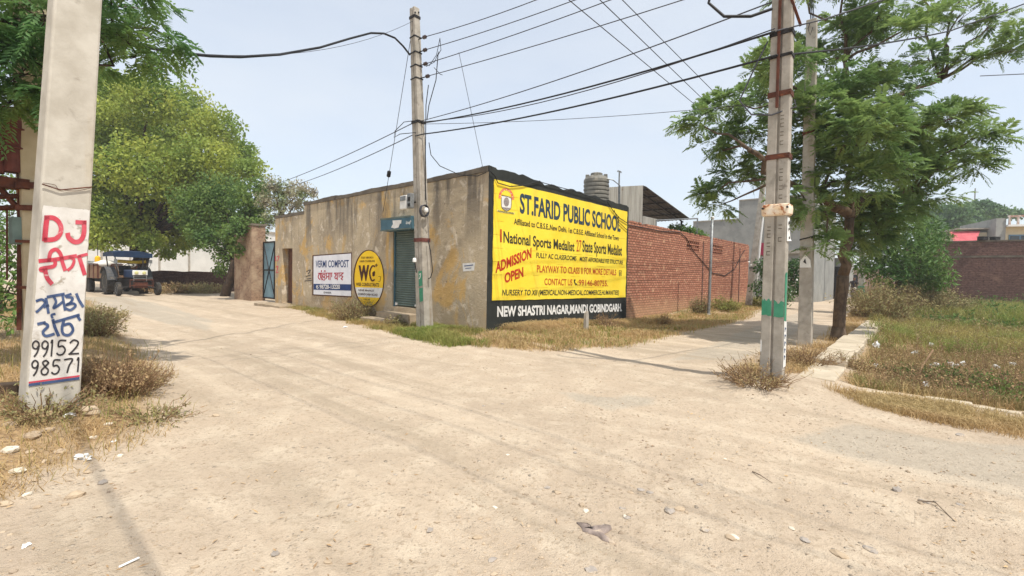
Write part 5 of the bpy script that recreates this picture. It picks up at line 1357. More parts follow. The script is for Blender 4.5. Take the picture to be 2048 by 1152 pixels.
# ------------------------------------------------------------------ motorcycle and rider far down the right road
mq = gp(1707, 600); mq[2] = 0
myaw = math.atan2(-mq[1], -mq[0]) - math.pi / 2 + .12
mc = thing('motorcycle', 'dark motorcycle with a pale headlamp coming up the right-hand road', 'motorcycle', mq, myaw)
for y in (0.62, -.62):
    wh = MB().lathe([(.22, -.045), (.29, -.05), (.31, 0), (.29, .05), (.22, .045)], (0, y, .31), 24, 'x').build('wheel', M['rubber'], mc, world=False)
    MB().lathe([(0, -.05), (.05, -.05), (.05, -.01), (.22, -.03), (.22, .03), (.05, .01), (.05, .05), (0, .05)], (0, y, .31), 20, 'x').build('rim', M['steel'], wh, world=False)
mb = MB(); mb.tube([(-.09, .62, .31), (-.09, .40, .95)], .022, 6); mb.tube([(.09, .62, .31), (.09, .40, .95)], .022, 6); mb.build('fork', M['steel'], mc, world=False)
mb = MB(); mb.tube([(-.36, .22, 1.06), (-.15, .38, 1.02), (.15, .38, 1.02), (.36, .22, 1.06)], .016, 6); mb.build('handlebar', M['dark_steel'], mc, world=False)
MB().lathe([(0, -.1), (.06, -.08), (.10, 0), (.10, .05), (0, .07)], (0, .48, .90), 16, 'y').build('headlight', M['white'], mc, world=False)
MB().bx(-.13, .13, -.1, .36, .72, .96).build('fuel_tank', M['dark_steel'], mc, world=False, bev=.06)
MB().bx(-.13, .13, -.72, -.08, .74, .86).build('seat', M['rubber'], mc, world=False, bev=.04)
MB().bx(-.12, .12, -.2, .28, .3, .70).build('engine', M['steel'], mc, world=False, bev=.03)
mb = MB(); mb.tube([(0, .4, .95), (0, .1, .6), (0, -.3, .5), (0, -.62, .31)], .03, 6); mb.tube([(0, -.3, .6), (0, -.75, .8)], .025, 6); mb.build('frame', M['dark_steel'], mc, world=False)
mb = MB()
for y0_ in (.62, -.62): mb.loft([[(-.07, y0_ + .34 * math.cos(a_), .31 + .34 * math.sin(a_)), (.07, y0_ + .34 * math.cos(a_), .31 + .34 * math.sin(a_)), (.07, y0_ + .36 * math.cos(a_), .31 + .36 * math.sin(a_)), (-.07, y0_ + .36 * math.cos(a_), .31 + .36 * math.sin(a_))] for a_ in np.linspace(.5, 2.6, 9)])
mb.build('mudguard', M['dark_steel'], mc, world=False)
# rider: one skinned body seated on the bike
MF = FRAME[mc.name]
me_ = bpy.data.meshes.new('person')
J = [((0, -.18, .92), .15), ((0, -.14, 1.18), .15), ((0, -.08, 1.38), .16), ((0, -.05, 1.50), .06), ((0, -.03, 1.60), .085), ((0, -.02, 1.70), .095), ((0, -.02, 1.78), .06),
     ((-.20, -.06, 1.41), .065), ((-.31, .06, 1.20), .048), ((-.33, .24, 1.08), .036), ((-.34, .29, 1.07), .03),
     ((.20, -.06, 1.41), .065), ((.31, .06, 1.20), .048), ((.33, .24, 1.08), .036), ((.34, .29, 1.07), .03),
     ((-.12, -.12, .88), .10), ((-.20, .24, .80), .075), ((-.19, .06, .38), .05), ((-.19, .20, .34), .04),
     ((.12, -.12, .88), .10), ((.20, .24, .80), .075), ((.19, .06, .38), .05), ((.19, .20, .34), .04)]
E_ = [(0, 1), (1, 2), (2, 3), (3, 4), (4, 5), (5, 6), (2, 7), (7, 8), (8, 9), (9, 10), (2, 11), (11, 12), (12, 13), (13, 14), (0, 15), (15, 16), (16, 17), (17, 18), (0, 19), (19, 20), (20, 21), (21, 22)]
me_.from_pydata([tuple(MF @ Vector(j)) for j, _ in J], E_, [])
pr_ = bpy.data.objects.new('person', me_); COL.objects.link(pr_); FRAME['person'] = Matrix.Identity(4)
sk = pr_.modifiers.new('skin', 'SKIN')
for i_, (_, r_) in enumerate(J): me_.skin_vertices[0].data[i_].radius = (r_, r_)
me_.skin_vertices[0].data[0].use_root = True
ss_ = pr_.modifiers.new('sub', 'SUBSURF'); ss_.levels = 1; ss_.render_levels = 1
m, t, p = newmat('rider', .8)
g_ = t.nodes.new('ShaderNodeNewGeometry'); sx_ = t.nodes.new('ShaderNodeSeparateXYZ'); t.links.new(g_.outputs['Position'], sx_.inputs[0])
cl_ = mixc(t, ramp(t, sx_.outputs[2], 1.51, 1.53), lin(46, 42, 46), lin(120, 84, 66)); cl_ = mixc(t, ramp(t, sx_.outputs[2], 1.71, 1.73), cl_, lin(30, 27, 26)); cl_ = mixc(t, ramp(t, sx_.outputs[2], .92, .94), lin(60, 62, 74), cl_)
t.links.new(cl_, p.inputs['Base Color']); me_.materials.append(m)
tag(pr_, 'person in dark clothes riding the distant motorcycle, hands on the handlebar', 'person')
# ------------------------------------------------------------------ foliage
def unit(a): return a / (np.linalg.norm(a, axis=-1, keepdims=True) + 1e-9)
def quads_mesh(P, Tn, S, Nn, L, W, fold=.18):
    """one folded rhombic leaf per row: base P, along Tn, across S, normal Nn"""
    L = np.asarray(L)[:, None]; W = np.asarray(W)[:, None]
    a, c = P, P + Tn * L
    b = P + Tn * L * .45 + S * W * .5 + Nn * W * fold
    d = P + Tn * L * .45 - S * W * .5 + Nn * W * fold
    V = np.stack([a, b, c, d], 1).reshape(-1, 3)
    return V, np.arange(len(P) * 4).reshape(-1, 4)
def rand_dirs(n, up=0.0):
    v_ = rng.normal(size=(n, 3)); v_[:, 2] += up
    return unit(v_)
def broad_leaves(clumps, per, L, W, name, mat, parent, flat=.8, shell=.55):
    """clumps (x,y,z,r): leaves spread through squashed balls, denser to the outside"""
    Ps = []
    for x, y, z, r in clumps:
        n = int(per * (r ** 2))
        d = rand_dirs(n); rad = r * (shell + (1 - shell) * rng.random(n)) * (1 + .25 * vn(d[:, 0] * 3 + x, d[:, 2] * 3 + z + d[:, 1], 5))
        sel = rng.random(n) < .28; rad[sel] *= rng.random(sel.sum())
        Ps.append(np.array([x, y, z]) + d * rad[:, None] * np.array([1, 1, flat]))
    P = np.concatenate(Ps); n = len(P)
    T_ = rand_dirs(n, -.5); S_ = unit(np.cross(T_, rand_dirs(n))); N_ = np.cross(S_, T_)
    k = rng.uniform(.65, 1.25, n)
    V, Fc = quads_mesh(P, T_, S_, N_, L * k, W * k)
    return np_mesh(name, V, Fc, mat, parent)
def frond_leaves(tips, dirs, nf, L, pairs, lw, name, mat, parent, droop=.35, spread=.8):
    """pinnate leaves: nf fronds at every twig tip, leaflets in pairs along a drooping rachis"""
    T0 = np.repeat(tips, nf, 0); D0 = np.repeat(dirs, nf, 0); n = len(T0)
    D = unit(D0 * .7 + rng.normal(size=(n, 3)) * spread * np.array([1, 1, .55]) + np.array([0, 0, .12]))
    Ln = L * rng.uniform(.65, 1.2, n)
    dr = droop * rng.uniform(.5, 1.6, n)
    side = unit(np.cross(D, np.array([0, 0, 1.0]) + rng.normal(size=(n, 3)) * .25)); nor = np.cross(side, D)
    Vs = []
    s = np.linspace(.22, 1.0, pairs)
    for si in s:
        c = T0 + D * (Ln * si)[:, None] - np.array([0, 0, 1.0]) * (dr * Ln * si * si)[:, None]
        tg = unit(D - np.array([0, 0, 1.0]) * (2 * dr * si)[:, None])
        ll = Ln * (.36 if si < .9 else .30) * (1.0 - .35 * abs(si - .5))
        for sg in (-1, 1):
            dr_ = unit(tg * .55 + side * sg * .85 - np.array([0, 0, .12]) + rng.normal(size=(n, 3)) * .12)
            sd_ = unit(np.cross(dr_, nor))
            V, _ = quads_mesh(c, dr_, sd_, np.cross(sd_, dr_), ll, ll * lw, .1); Vs.append(V.reshape(n, 4, 3))
    c = T0 + D * Ln[:, None] - np.array([0, 0, 1.0]) * (dr * Ln)[:, None]
    V = np.stack(Vs, 1).reshape(-1, 3)
    return np_mesh(name, V, np.arange(len(V)).reshape(-1, 4), mat, parent)
def limb(mb, a, b, r0, r1, wob=.12, n=6, nn=7, bow=0.0):
    a, b = np.asarray(a, float), np.asarray(b, float); L = np.linalg.norm(b - a)
    pts = [a + (b - a) * s + (rng.normal(size=3) * wob * L * .25 * math.sin(math.pi * s) if 0 < s < 1 else 0) + UP * bow * L * math.sin(math.pi * s) for s in np.linspace(0, 1, n)]
    mb.tube(pts, list(np.linspace(r0, r1, n)), nn); return pts

# --- pinnate tree on the right, in the strip beside the kerb
M['leaf_right'] = leafmat('leaf_right', lin(92, 124, 70), lin(122, 150, 90), lin(144, 166, 98), .42, nscale=.9)
tb = gp(1676, 682)
rt = thing('tree', 'feathery leaved roadside tree with a bare forked trunk beside the concrete kerb', 'tree', tb, 0)
fk = atd(1686, 552, tb[1])
CL = [(1400, 245, 42), (1452, 212, 55), (1432, 292, 45), (1500, 262, 50), (1402, 388, 42), (1472, 352, 45), (1535, 325, 50), (1440, 410, 30), (1525, 185, 48), (1562, 125, 55), (1625, 112, 60), (1690, 60, 70), (1760, 35, 70), (1835, 55, 60), (1920, 30, 50), (1985, 45, 45), (1855, 115, 60), (1935, 115, 45), (2015, 100, 40),
      (1600, 222, 65), (1682, 172, 75), (1765, 178, 75), (1705, 262, 85), (1802, 252, 75), (1622, 322, 75), (1722, 352, 80), (1822, 338, 80), (1902, 238, 55), (1945, 275, 48), (1882, 305, 65), (1940, 322, 42), (1862, 390, 55), (1785, 418, 70), (1682, 432, 75), (1612, 402, 55), (1715, 478, 52), (1655, 492, 36), (1755, 470, 45),
      (1700, -70, 85), (1820, -60, 85), (1600, -30, 65), (2080, 60, 55), (1950, -50, 70), (1760, 300, 80), (1660, 250, 70)]
tips, dirs = [], []
bm_ = MB()
limb(bm_, tb - UP * .2, fk, .145, .135, .05, 7, 10)
bm_.tube([tb - UP * .15, tb + UP * .05, tb + UP * .35], [.25, .19, .148], 10)
hubs = [atd(x, y, tb[1] + dz) for x, y, dz in ((1700, 430, 0), (1640, 380, -.6), (1745, 390, .5), (1560, 360, -.9), (1830, 380, .8), (1700, 300, 0), (1770, 200, .6), (1640, 240, -.5), (1880, 160, 1.2), (1500, 300, -1.2), (1690, 120, .3))]
par = [None, 0, 0, 1, 2, 0, 5, 5, 6, 3, 5]
for i_, h_ in enumerate(hubs):
    src = fk if par[i_] is None else hubs[par[i_]]
    limb(bm_, src, h_, .13 if i_ < 3 else .075, .10 if i_ < 3 else .05, .18)
    bm_.tube([h_ - UP * .04, h_ + UP * .04], .09 if i_ < 3 else .05, 8)
for (x, y, r) in CL:
    rm = r * tb[1] / FP
    c_ = atd(x, y, tb[1] + rng.uniform(-1.6, 1.5) * (1.0 if abs(x - 1690) < 220 else .6))
    j_ = int(np.argmin([np.linalg.norm(c_ - h_) + (0.6 if h_[2] > c_[2] + .3 else 0) for h_ in hubs]))
    limb(bm_, hubs[j_], c_, .04, .012, .2, 6, 5, .05)
    rm *= .88; n_ = max(5, int(27 * (rm / .7) ** 2)); sparse = x > 1830 and y < 130
    if sparse: n_ = int(n_ * .6)
    d_ = rand_dirs(n_); q_ = c_ + d_ * rm * (rng.random(n_) ** .5)[:, None] * np.array([1.05, 1.05, .55]); tips.append(q_); dirs.append(unit(d_ * np.array([1, 1, .5]) + (c_ - fk) / np.linalg.norm(c_ - fk) * .4))
    for q1_ in q_[:max(4, n_ // 3)]: limb(bm_, c_ + (hubs[j_] - c_) * .1, q1_, .010, .004, .2, 4, 3)
bm_.build('trunk', M['bark'], rt, smooth=True)
frond_leaves(np.concatenate(tips), np.concatenate(dirs), 8, .37, 10, .31, 'crown', M['leaf_right'], rt, .28)

# --- near tree overhanging from the left, trunk outside the frame
M['leaf_left'] = leafmat('leaf_left', lin(74, 112, 66), lin(104, 142, 84), lin(126, 152, 84), .45, nscale=1.4)
lt0 = atd(-420, 700, 6.9); lt0 = np.array([lt0[0], lt0[1], float(gz(lt0[0], lt0[1]))])
ln = thing('tree', 'dark feathery tree reaching in over the painted pole at upper left', 'tree', lt0, 0)
CLL = [(10, 40, 85), (90, 40, 85), (50, 110, 80), (-60, 80, 110), (20, 165, 60), (90, 150, 60), (-50, 190, 70), (130, 90, 70), (190, 60, 55), (235, 35, 50), (255, 85, 45), (300, 75, 40), (335, 75, 24), (305, 118, 26), (270, 115, 30), (180, 130, 40), (-10, -60, 110), (120, -60, 110), (230, -40, 80), (-160, 20, 120), (-150, 160, 100), (70, 200, 30), (140, 175, 35), (20, 205, 40), (300, 20, 35)]
bm_ = MB(); tips, dirs = [], []
h0 = lt0 + np.array([.25, .1, 2.3]); limb(bm_, lt0 - UP * .2, h0, .2, .16, .06, 6, 10)
hb_ = [h0, atd(-160, 120, 6.8), atd(0, 110, 6.6), atd(120, 60, 6.4), atd(220, 70, 6.3)]
for k in range(1, 5): limb(bm_, hb_[k - 1], hb_[k], .12 / k, .09 / k, .15)
for (x, y, r) in CLL:
    yy_ = (5.0 + rng.uniform(-.3, .2)) if x < 105 else 6.5 + rng.uniform(-.7, .9); c_ = atd(x, y, yy_); rm = r * yy_ / FP
    j_ = int(np.argmin([np.linalg.norm(c_ - h_) for h_ in hb_])); limb(bm_, hb_[j_], c_, .02, .006, .2, 6, 4, .05)
    n_ = max(4, int(13 * (rm / .5) ** 2)); d_ = rand_dirs(n_)
    tips.append(c_ + d_ * rm * (rng.random(n_) ** .5)[:, None] * np.array([1, 1, .7])); dirs.append(unit(d_ * np.array([1, 1, .4]) + np.array([.25, 0, -.1])))
    for q1_ in tips[-1][:5]: limb(bm_, c_, q1_, .008, .004, .2, 4, 3)
bm_.build('trunk', M['bark_dark'], ln, smooth=True)
frond_leaves(np.concatenate(tips), np.concatenate(dirs), 8, .27, 8, .36, 'crown', M['leaf_left'], ln, .45)

# --- generic broadleaf tree from pixel clumps at a depth
def px_clumps(L, Y, dz=1.5, k=1.0):
    out = []
    for x, y, r in L:
        yy = Y + rng.uniform(-dz, dz); p_ = atd(x, y, yy); out.append((p_[0], p_[1], p_[2], k * r * Y / FP))
    return out
def broad_tree(name, label, base, clumps, fork, per, L, W, leaf, bark, r0=.35, cat='tree', twigs=4, flat=.8, shell=.55, lean=None):
    o = thing(name, label, cat, base, 0)
    mb = MB(); base, fork = np.asarray(base, float), np.asarray(fork, float)
    limb(mb, base - UP * .3, fork, r0, r0 * .75, .08, 7, 10)
    for x, y, z, r in clumps:
        c_ = np.array([x, y, z]); m_ = fork + (c_ - fork) * .5 + rng.normal(size=3) * .25 + UP * .2
        limb(mb, fork, m_, r0 * .36, r0 * .22, .15, 5, 6); limb(mb, m_, c_, r0 * .22, r0 * .06, .15, 5, 5)
        for _ in range(twigs): limb(mb, c_ + rng.normal(size=3) * r * .15, c_ + rand_dirs(1)[0] * r * .85, r0 * .06, .012, .2, 4, 3)
    mb.build('trunk', bark, o, smooth=True)
    broad_leaves(clumps, per, L, W, 'crown', leaf, o, flat, shell)
    return o
M['leaf_yellow'] = leafmat('leaf_yellow', lin(160, 172, 74), lin(192, 196, 94), lin(126, 150, 70), .44, nscale=.35)
b_ = gp(300, 580); b_ = atd(285, 580, 31.5); b_[2] = 0
big = px_clumps([(235, 185, 52), (300, 195, 58), (370, 215, 58), (430, 255, 55), (478, 305, 45), (500, 340, 30), (265, 255, 65), (340, 275, 75), (415, 320, 65), (225, 240, 50), (205, 300, 50), (285, 335, 70), (365, 365, 65), (445, 375, 50), (225, 370, 55), (200, 420, 45), (290, 415, 52), (350, 440, 45), (250, 465, 30), (315, 470, 35), (405, 430, 45), (180, 200, 45), (160, 290, 60), (150, 380, 60), (390, 385, 45), (215, 470, 38), (175, 460, 45), (300, 480, 28), (390, 470, 40), (360, 490, 26), (335, 505, 18), (270, 440, 40), (420, 420, 40)], 31, 3.2, 1.03)
broad_tree('tree', 'large spreading yellow green tree rising behind the blue tractor', b_, big, atd(275, 480, 31.5), 760, .23, .15, M['leaf_yellow'], M['bark_dark'], .55, twigs=5, flat=.8, shell=.5)
M['leaf_dark'] = leafmat('leaf_dark', lin(104, 130, 66), lin(136, 156, 80), lin(84, 114, 58), .42, nscale=.7)
b_ = gp(447, 592)
dk = px_clumps([(440, 385, 52), (495, 395, 40), (405, 420, 45), (465, 435, 48), (505, 440, 32), (430, 475, 40), (475, 490, 32), (450, 515, 25), (395, 465, 30), (520, 375, 25), (510, 470, 26), (490, 455, 34), (440, 540, 16), (380, 400, 40), (380, 440, 36), (515, 420, 26)], 26, 1.0)
broad_tree('tree', 'dense dark green tree with a leaning trunk beside the brick pillar', b_, dk + px_clumps([(482, 452, 26), (508, 450, 22), (458, 468, 26), (470, 500, 18)], 22.7, .3), atd(470, 520, 25.5), 900, .17, .11, M['leaf_dark'], M['bark_dark'], .26, flat=.85)
M['leaf_dry'] = leafmat('leaf_dry', lin(146, 156, 108), lin(112, 134, 78), lin(176, 166, 142), .3, nscale=1.2)
b_ = atd(570, 560, 24.5); b_[2] = 0
tw = px_clumps([(545, 372, 26), (575, 385, 30), (605, 380, 26), (560, 410, 30), (595, 408, 22), (540, 440, 24), (625, 385, 14), (530, 400, 24)], 24, .8)
broad_tree('tree', 'thin half dry tree with grey pods above the end of the tan building', b_, tw, atd(565, 440, 24.5), 1300, .13, .07, M['leaf_dry'], M['bark'], .14, twigs=14, flat=.9, shell=.3)
# trees and bushes on the right
M['leaf_bush'] = leafmat('leaf_bush', lin(92, 124, 60), lin(128, 154, 80), lin(72, 106, 50), .3, nscale=.8)
b_ = atd(1790, 610, 21); b_[2] = 0
bs = px_clumps([(1790, 440, 48), (1840, 470, 48), (1760, 490, 42), (1812, 515, 50), (1858, 525, 42), (1770, 545, 40), (1840, 560, 42), (1745, 440, 40), (1880, 560, 25), (1735, 530, 30), (1815, 400, 36), (1870, 480, 28)], 21, 1.1)
broad_tree('bush_tree', 'bushy long leaved tree between the roadside tree and the brown brick wall', b_, bs, atd(1800, 545, 21), 850, .24, .07, M['leaf_bush'], M['bark_dark'], .16, flat=.9)
for lab, L_, Y_, bx_ in (('far round green tree left of the red awning', [(1885, 430, 32), (1905, 450, 30), (1880, 465, 34), (1915, 425, 25), (1860, 450, 25)], 60, 1890), ('far wide green tree rising behind the cream house', [(1930, 425, 26), (1960, 415, 24), (1985, 425, 22), (1940, 445, 26), (2005, 425, 16), (2035, 428, 14)], 68, 1960)):
    b_ = atd(bx_, 560, Y_); b_[2] = 0
    broad_tree('tree', lab, b_, px_clumps(L_, Y_, 1.5), atd(bx_, 470, Y_), 300, .45, .3, leafmat('leaf_far', lin(96, 124, 76), lin(116, 142, 90), lin(86, 116, 72), .3, nscale=.3), M['bark_dark'], .3)
M['leaf_creeper'] = leafmat('leaf_creeper', lin(92, 124, 58), lin(118, 146, 70), lin(78, 112, 50), .35)
b_ = atd(1370, 500, 25); b_[2] = 0
broad_tree('bush', 'green creeper heaped behind the top of the red brick wall', b_, px_clumps([(1345, 456, 12), (1362, 458, 14), (1380, 462, 14), (1398, 468, 14), (1410, 476, 10)], 25, .4, 1.0), atd(1375, 480, 25), 1800, .12, .09, M['leaf_creeper'], M['bark_dark'], .06)
b_ = gp(1560, 612)
fb_ = px_clumps([(1532, 535, 28), (1558, 540, 32), (1588, 555, 28), (1530, 575, 30), (1560, 588, 30), (1590, 530, 20), (1600, 580, 20), (1545, 515, 20)], 24, .6)
fbo = broad_tree('bush', 'dark leafy bush with pale flowers behind the two right poles', b_, fb_, b_ + UP * .5, 1100, .15, .08, leafmat('leaf_flower', lin(74, 106, 54), lin(106, 134, 72), lin(60, 92, 46), .3), M['bark_dark'], .07)
broad_leaves(fb_, 26, .10, .10, 'flowers', M['white'], fbo, 1.0, .95)
# bushes behind the left poles
for lab, L_, Y_, per in (('shady green shrub behind the rusty frame at the left edge', [(-20, 560, 55), (25, 600, 40), (-70, 600, 60), (20, 520, 40), (35, 640, 30), (-30, 480, 50)], 8.0, 1500), ('tall dark hedge shrub far left behind the poles', [(0, 470, 60), (-60, 430, 80), (30, 400, 40), (-20, 340, 60), (20, 300, 40), (-80, 300, 90)], 12, 800)):
    b_ = atd(L_[0][0], L_[0][1] + 80, Y_); b_ = np.array([b_[0], b_[1], float(gz(b_[0], b_[1]))])
    broad_tree('bush', lab, b_, px_clumps(L_, Y_, .5), b_ + UP * .35, per, .09, .055, M['leaf_bush'], M['bark_dark'], .04)

# ------------------------------------------------------------------ dry bushes of twigs with small curled leaves
M['leaf_straw'] = leafmat('leaf_straw', lin(190, 160, 120), lin(156, 128, 94), lin(164, 148, 104), .2, .8, nscale=2.0)
M['leaf_olive'] = leafmat('leaf_olive', lin(156, 150, 104), lin(128, 132, 86), lin(176, 160, 114), .25, .8, nscale=1.2)
M['grass_dry'] = leafmat('grass_dry', lin(208, 180, 134), lin(172, 142, 98), lin(188, 166, 118), .25, .8, nscale=1.0)
M['grass_green'] = leafmat('grass_green', lin(112, 132, 58), lin(148, 158, 80), lin(164, 156, 92), .35, .7, nscale=.6)
M['grass_field'] = leafmat('grass_field', lin(178, 152, 108), lin(140, 122, 84), lin(144, 146, 88), .3, .8, nscale=.8)
M['grass_mid'] = leafmat('grass_mid', lin(186, 166, 108), lin(150, 140, 84), lin(142, 152, 82), .3, .8, nscale=.5)
M['grass_mixed'] = leafmat('grass_mixed', lin(158, 148, 90), lin(118, 128, 62), lin(180, 154, 102), .3, .8, nscale=.5)
def twig_bush(name, label, c, R, Hh, ntw, nleaf, lmat, cat='bush', group=None, tmat=None, ll=.03, outw=1.0):
    o = thing(name, label, cat, c, 0, group)
    mb = MB(); Ps, Ds = [], []
    for _ in range(ntw):
        a_ = rng.uniform(0, 2 * math.pi); rr_ = R * math.sqrt(rng.random()) * outw
        b0_ = c + np.array([math.cos(a_), math.sin(a_), 0]) * rr_ * .45; b0_[2] = gz(b0_[0], b0_[1]) - .02
        tp = b0_ + np.array([math.cos(a_) * rr_ * .7, math.sin(a_) * rr_ * .7, Hh * rng.uniform(.55, 1.1) * (1 - .35 * rr_ / R)]) + rng.normal(size=3) * .05
        pts = limb(mb, b0_, tp, .006, .002, .25, 5, 3)
        for k in range(3):
            s_ = pts[rng.integers(1, 4)]; e_ = s_ + rand_dirs(1, .5)[0] * rng.uniform(.06, .22) * Hh * 1.5
            limb(mb, s_, e_, .003, .0015, .2, 3, 3)
            for q_ in np.linspace(0, 1, max(1, nleaf // 3)): Ps.append(s_ + (e_ - s_) * q_ + rng.normal(size=3) * .012)
    mb.build('stems', tmat or M['twig'], o)
    P = np.array(Ps); n = len(P); T_ = rand_dirs(n, .2); S_ = unit(np.cross(T_, rand_dirs(n))); k = rng.uniform(.5, 1.4, n)
    V, Fc = quads_mesh(P, T_, S_, np.cross(S_, T_), ll * k, ll * .5 * k)
    np_mesh('leaves', V, Fc, lmat, o); return o
def gpz(px, py): return gp(px, py)
twig_bush('dry_bush', 'big brown dry bush against the right side of the painted DJ pole', gpz(228, 788), .46, .50, 260, 15, M['leaf_straw'])
twig_bush('dry_bush', 'dry brown bush spilling onto the road edge beyond the painted DJ pole', gpz(282, 772), .34, .30, 110, 12, M['leaf_straw'])
twig_bush('weed_clump', 'low grey green weed on the dry bank below the dry bushes', gpz(300, 838), .36, .12, 80, 12, M['leaf_olive'], 'weed')
twig_bush('weed_clump', 'thin grey weeds around the foot of the painted DJ pole', gpz(90, 830), .45, .24, 110, 12, M['leaf_olive'], 'weed')
twig_bush('dry_bush', 'dry weeds ringing the foot of the painted corner pole', gpz(1512, 768), .50, .32, 130, 10, M['leaf_straw'])
twig_bush('dry_bush', 'dry brown weeds between the corner pole and the concrete kerb', gpz(1600, 728), .70, .40, 150, 10, M['leaf_straw'])
twig_bush('weed_clump', 'wild grey green weed below the oval sign', gpz(706, 640), .75, .85, 230, 15, M['leaf_olive'], 'weed', ll=.05)
twig_bush('weed_clump', 'small weed beside the shutter steps', gpz(790, 652), .35, .35, 80, 12, M['leaf_olive'], 'weed', ll=.05)
twig_bush('dry_bush', 'dry weed standing against the red brick wall near the hoarding', gpz(1326, 652), .30, .55, 60, 10, M['leaf_straw'], ll=.05)
twig_bush('weed_clump', 'upright green weed on the brick wall left of the steel post', gpz(1398, 628), .40, 1.0, 110, 14, M['leaf_olive'], 'weed', ll=.06)
twig_bush('weed_clump', 'green weed clump right of the steel post by the brick wall', gpz(1452, 622), .80, .7, 150, 15, M['grass_green'], 'weed', ll=.08)
twig_bush('weed_clump', 'green weed under the leaning pole at the end of the brick wall', gpz(1515, 612), .7, .7, 120, 15, M['grass_green'], 'weed', ll=.08)
twig_bush('dry_bush', 'leafless dark scrub against the black wall near its right end', gpz(1215, 658), .35, .55, 60, 6, M['leaf_straw'], ll=.04)
twig_bush('dry_bush', 'tangle of grey weeds at the near end of the concrete kerb', gpz(1712, 738), .3, .3, 60, 12, M['leaf_olive'], ll=.03)
twig_bush('weed_clump', 'dark green weeds at the right edge behind the low kerb', gpz(1990, 790), 1.0, .38, 380, 14, M['leaf_dark'], 'weed', ll=.04)
twig_bush('weed_clump', 'dark green weeds behind the low kerb, left of the right edge clump', gpz(1870, 770), .8, .34, 280, 14, M['leaf_bush'], 'weed', ll=.04)

# ------------------------------------------------------------------ grass
def blades(P, hgt, wd, lean, name, mat, label=None):
    n = len(P); a_ = rng.uniform(0, 2 * math.pi, n); d_ = np.stack([np.cos(a_), np.sin(a_), np.zeros(n)], 1); s_ = np.stack([-np.sin(a_), np.cos(a_), np.zeros(n)], 1)
    h_ = hgt * rng.uniform(.45, 1.25, n); l_ = lean * rng.uniform(.1, 1.4, n) * h_
    w_ = wd * rng.uniform(.6, 1.3, n)
    tw_ = rng.uniform(0, 2 * math.pi, n); s_ = np.stack([np.cos(tw_), np.sin(tw_), np.zeros(n)], 1)
    b0, b1 = P - s_ * w_[:, None] * .5, P + s_ * w_[:, None] * .5
    m_ = P + d_ * (l_ * .35)[:, None] + np.array([0, 0, 1.0]) * (h_ * .6)[:, None]
    m0, m1 = m_ - s_ * w_[:, None] * .38, m_ + s_ * w_[:, None] * .38
    tp = P + d_ * l_[:, None] + np.array([0, 0, 1.0]) * (h_ * np.clip(1 - .3 * lean, .3, 1))[:, None]
    V = np.stack([b0, b1, m1, m0, tp], 1).reshape(-1, 3); i_ = np.arange(n) * 5
    Fc = np.concatenate([np.stack([i_, i_ + 1, i_ + 2], 1), np.stack([i_, i_ + 2, i_ + 3], 1), np.stack([i_ + 3, i_ + 2, i_ + 4], 1)])
    o = np_mesh(name, V, Fc, mat); o['kind'] = 'stuff'
    if label: o['label'] = label
    return o
def scatter(poly, n, edge=.25, clump=.6, seed=1, nearw=0.0):
    xs_, ys_ = [q[0] for q in poly], [q[1] for q in poly]; out = []
    tot = 0
    while tot < n:
        k = max(4000, n)
        x = rng.uniform(min(xs_), max(xs_), k); y = rng.uniform(min(ys_), max(ys_), k)
        ok = (y > .4) & (np.abs(x) < y * 1.25 + 1.0)
        sd_ = np.where(ok, sdist(x, y, poly), -1)
        pr = sst(-edge * .5, edge, sd_) * np.clip(.5 + clump * 1.2 * vn(x * 1.7, y * 1.7, seed) + clump * .5 * vn(x * 5, y * 5, seed + 1), .03, 1)
        if nearw: pr = pr * np.clip((nearw / np.maximum(np.hypot(x, y), .5)) ** 1.2, 0, 1)
        ok &= rng.random(k) < pr
        out.append(np.stack([x[ok], y[ok]], 1)); tot += ok.sum()
        if len(out) > 60: break
    xy = np.concatenate(out)[:n]
    return np.column_stack([xy, gz(xy[:, 0], xy[:, 1]) - .01])
blades(scatter(BANK, 52000, .5, .7, 3, 5.0), .10, .006, 1.5, 'dry_grass', M['grass_dry'], 'dry straw grass over the left bank')
blades(scatter(BANK, 6000, .5, .9, 13, 7.0), .22, .006, .6, 'dry_grass', M['grass_mixed'], 'thin upright dry stems on the left bank')
GREEN_C = PX((840, 664), (900, 672), (960, 694), (975, 690), (900, 692), (830, 680), (780, 668)) + [tuple(loc2w(-.1, .3, 0)[:2]), tuple(loc2w(-.1, 3, 0)[:2])]
blades(scatter(VERGE_L, 14000, .3, .6, 4), .16, .012, .8, 'verge_grass', M['grass_mixed'], 'mixed grass along the foot of the tan wall')
blades(scatter(GREEN_C, 9000, .2, .3, 5), .20, .012, .7, 'green_grass', M['grass_green'], 'green grass at the foot of the leaning pole')
blades(scatter(VERGE_R, 36000, .5, .7, 6, 14.0), .17, .012, 1.0, 'dry_grass', M['grass_dry'], 'dry straw grass along the hoarding and brick wall')
blades(scatter(VERGE_R, 8000, .4, .8, 16), .16, .014, .8, 'verge_grass', M['grass_green'], 'greenish grass along the hoarding and brick wall')
STRAW = [tuple(loc2w(x, y, 0)[:2]) for x, y in ((.5, -.1), (7.5, -.1), (7.5, -.9), (.8, -1.0))]
blades(scatter(STRAW, 9000, .3, .9, 26), .26, .010, 2.0, 'straw', M['grass_dry'], 'heaped straw against the black wall')
blades(scatter(STRIP, 16000, .25, .7, 7), .18, .008, .9, 'dry_grass', M['grass_dry'], 'dry grass round the right hand poles')
blades(scatter(LOWER, 20000, .3, .6, 8), .12, .006, 1.0, 'dry_grass', M['grass_dry'], 'short dry grass in front of the low kerb')
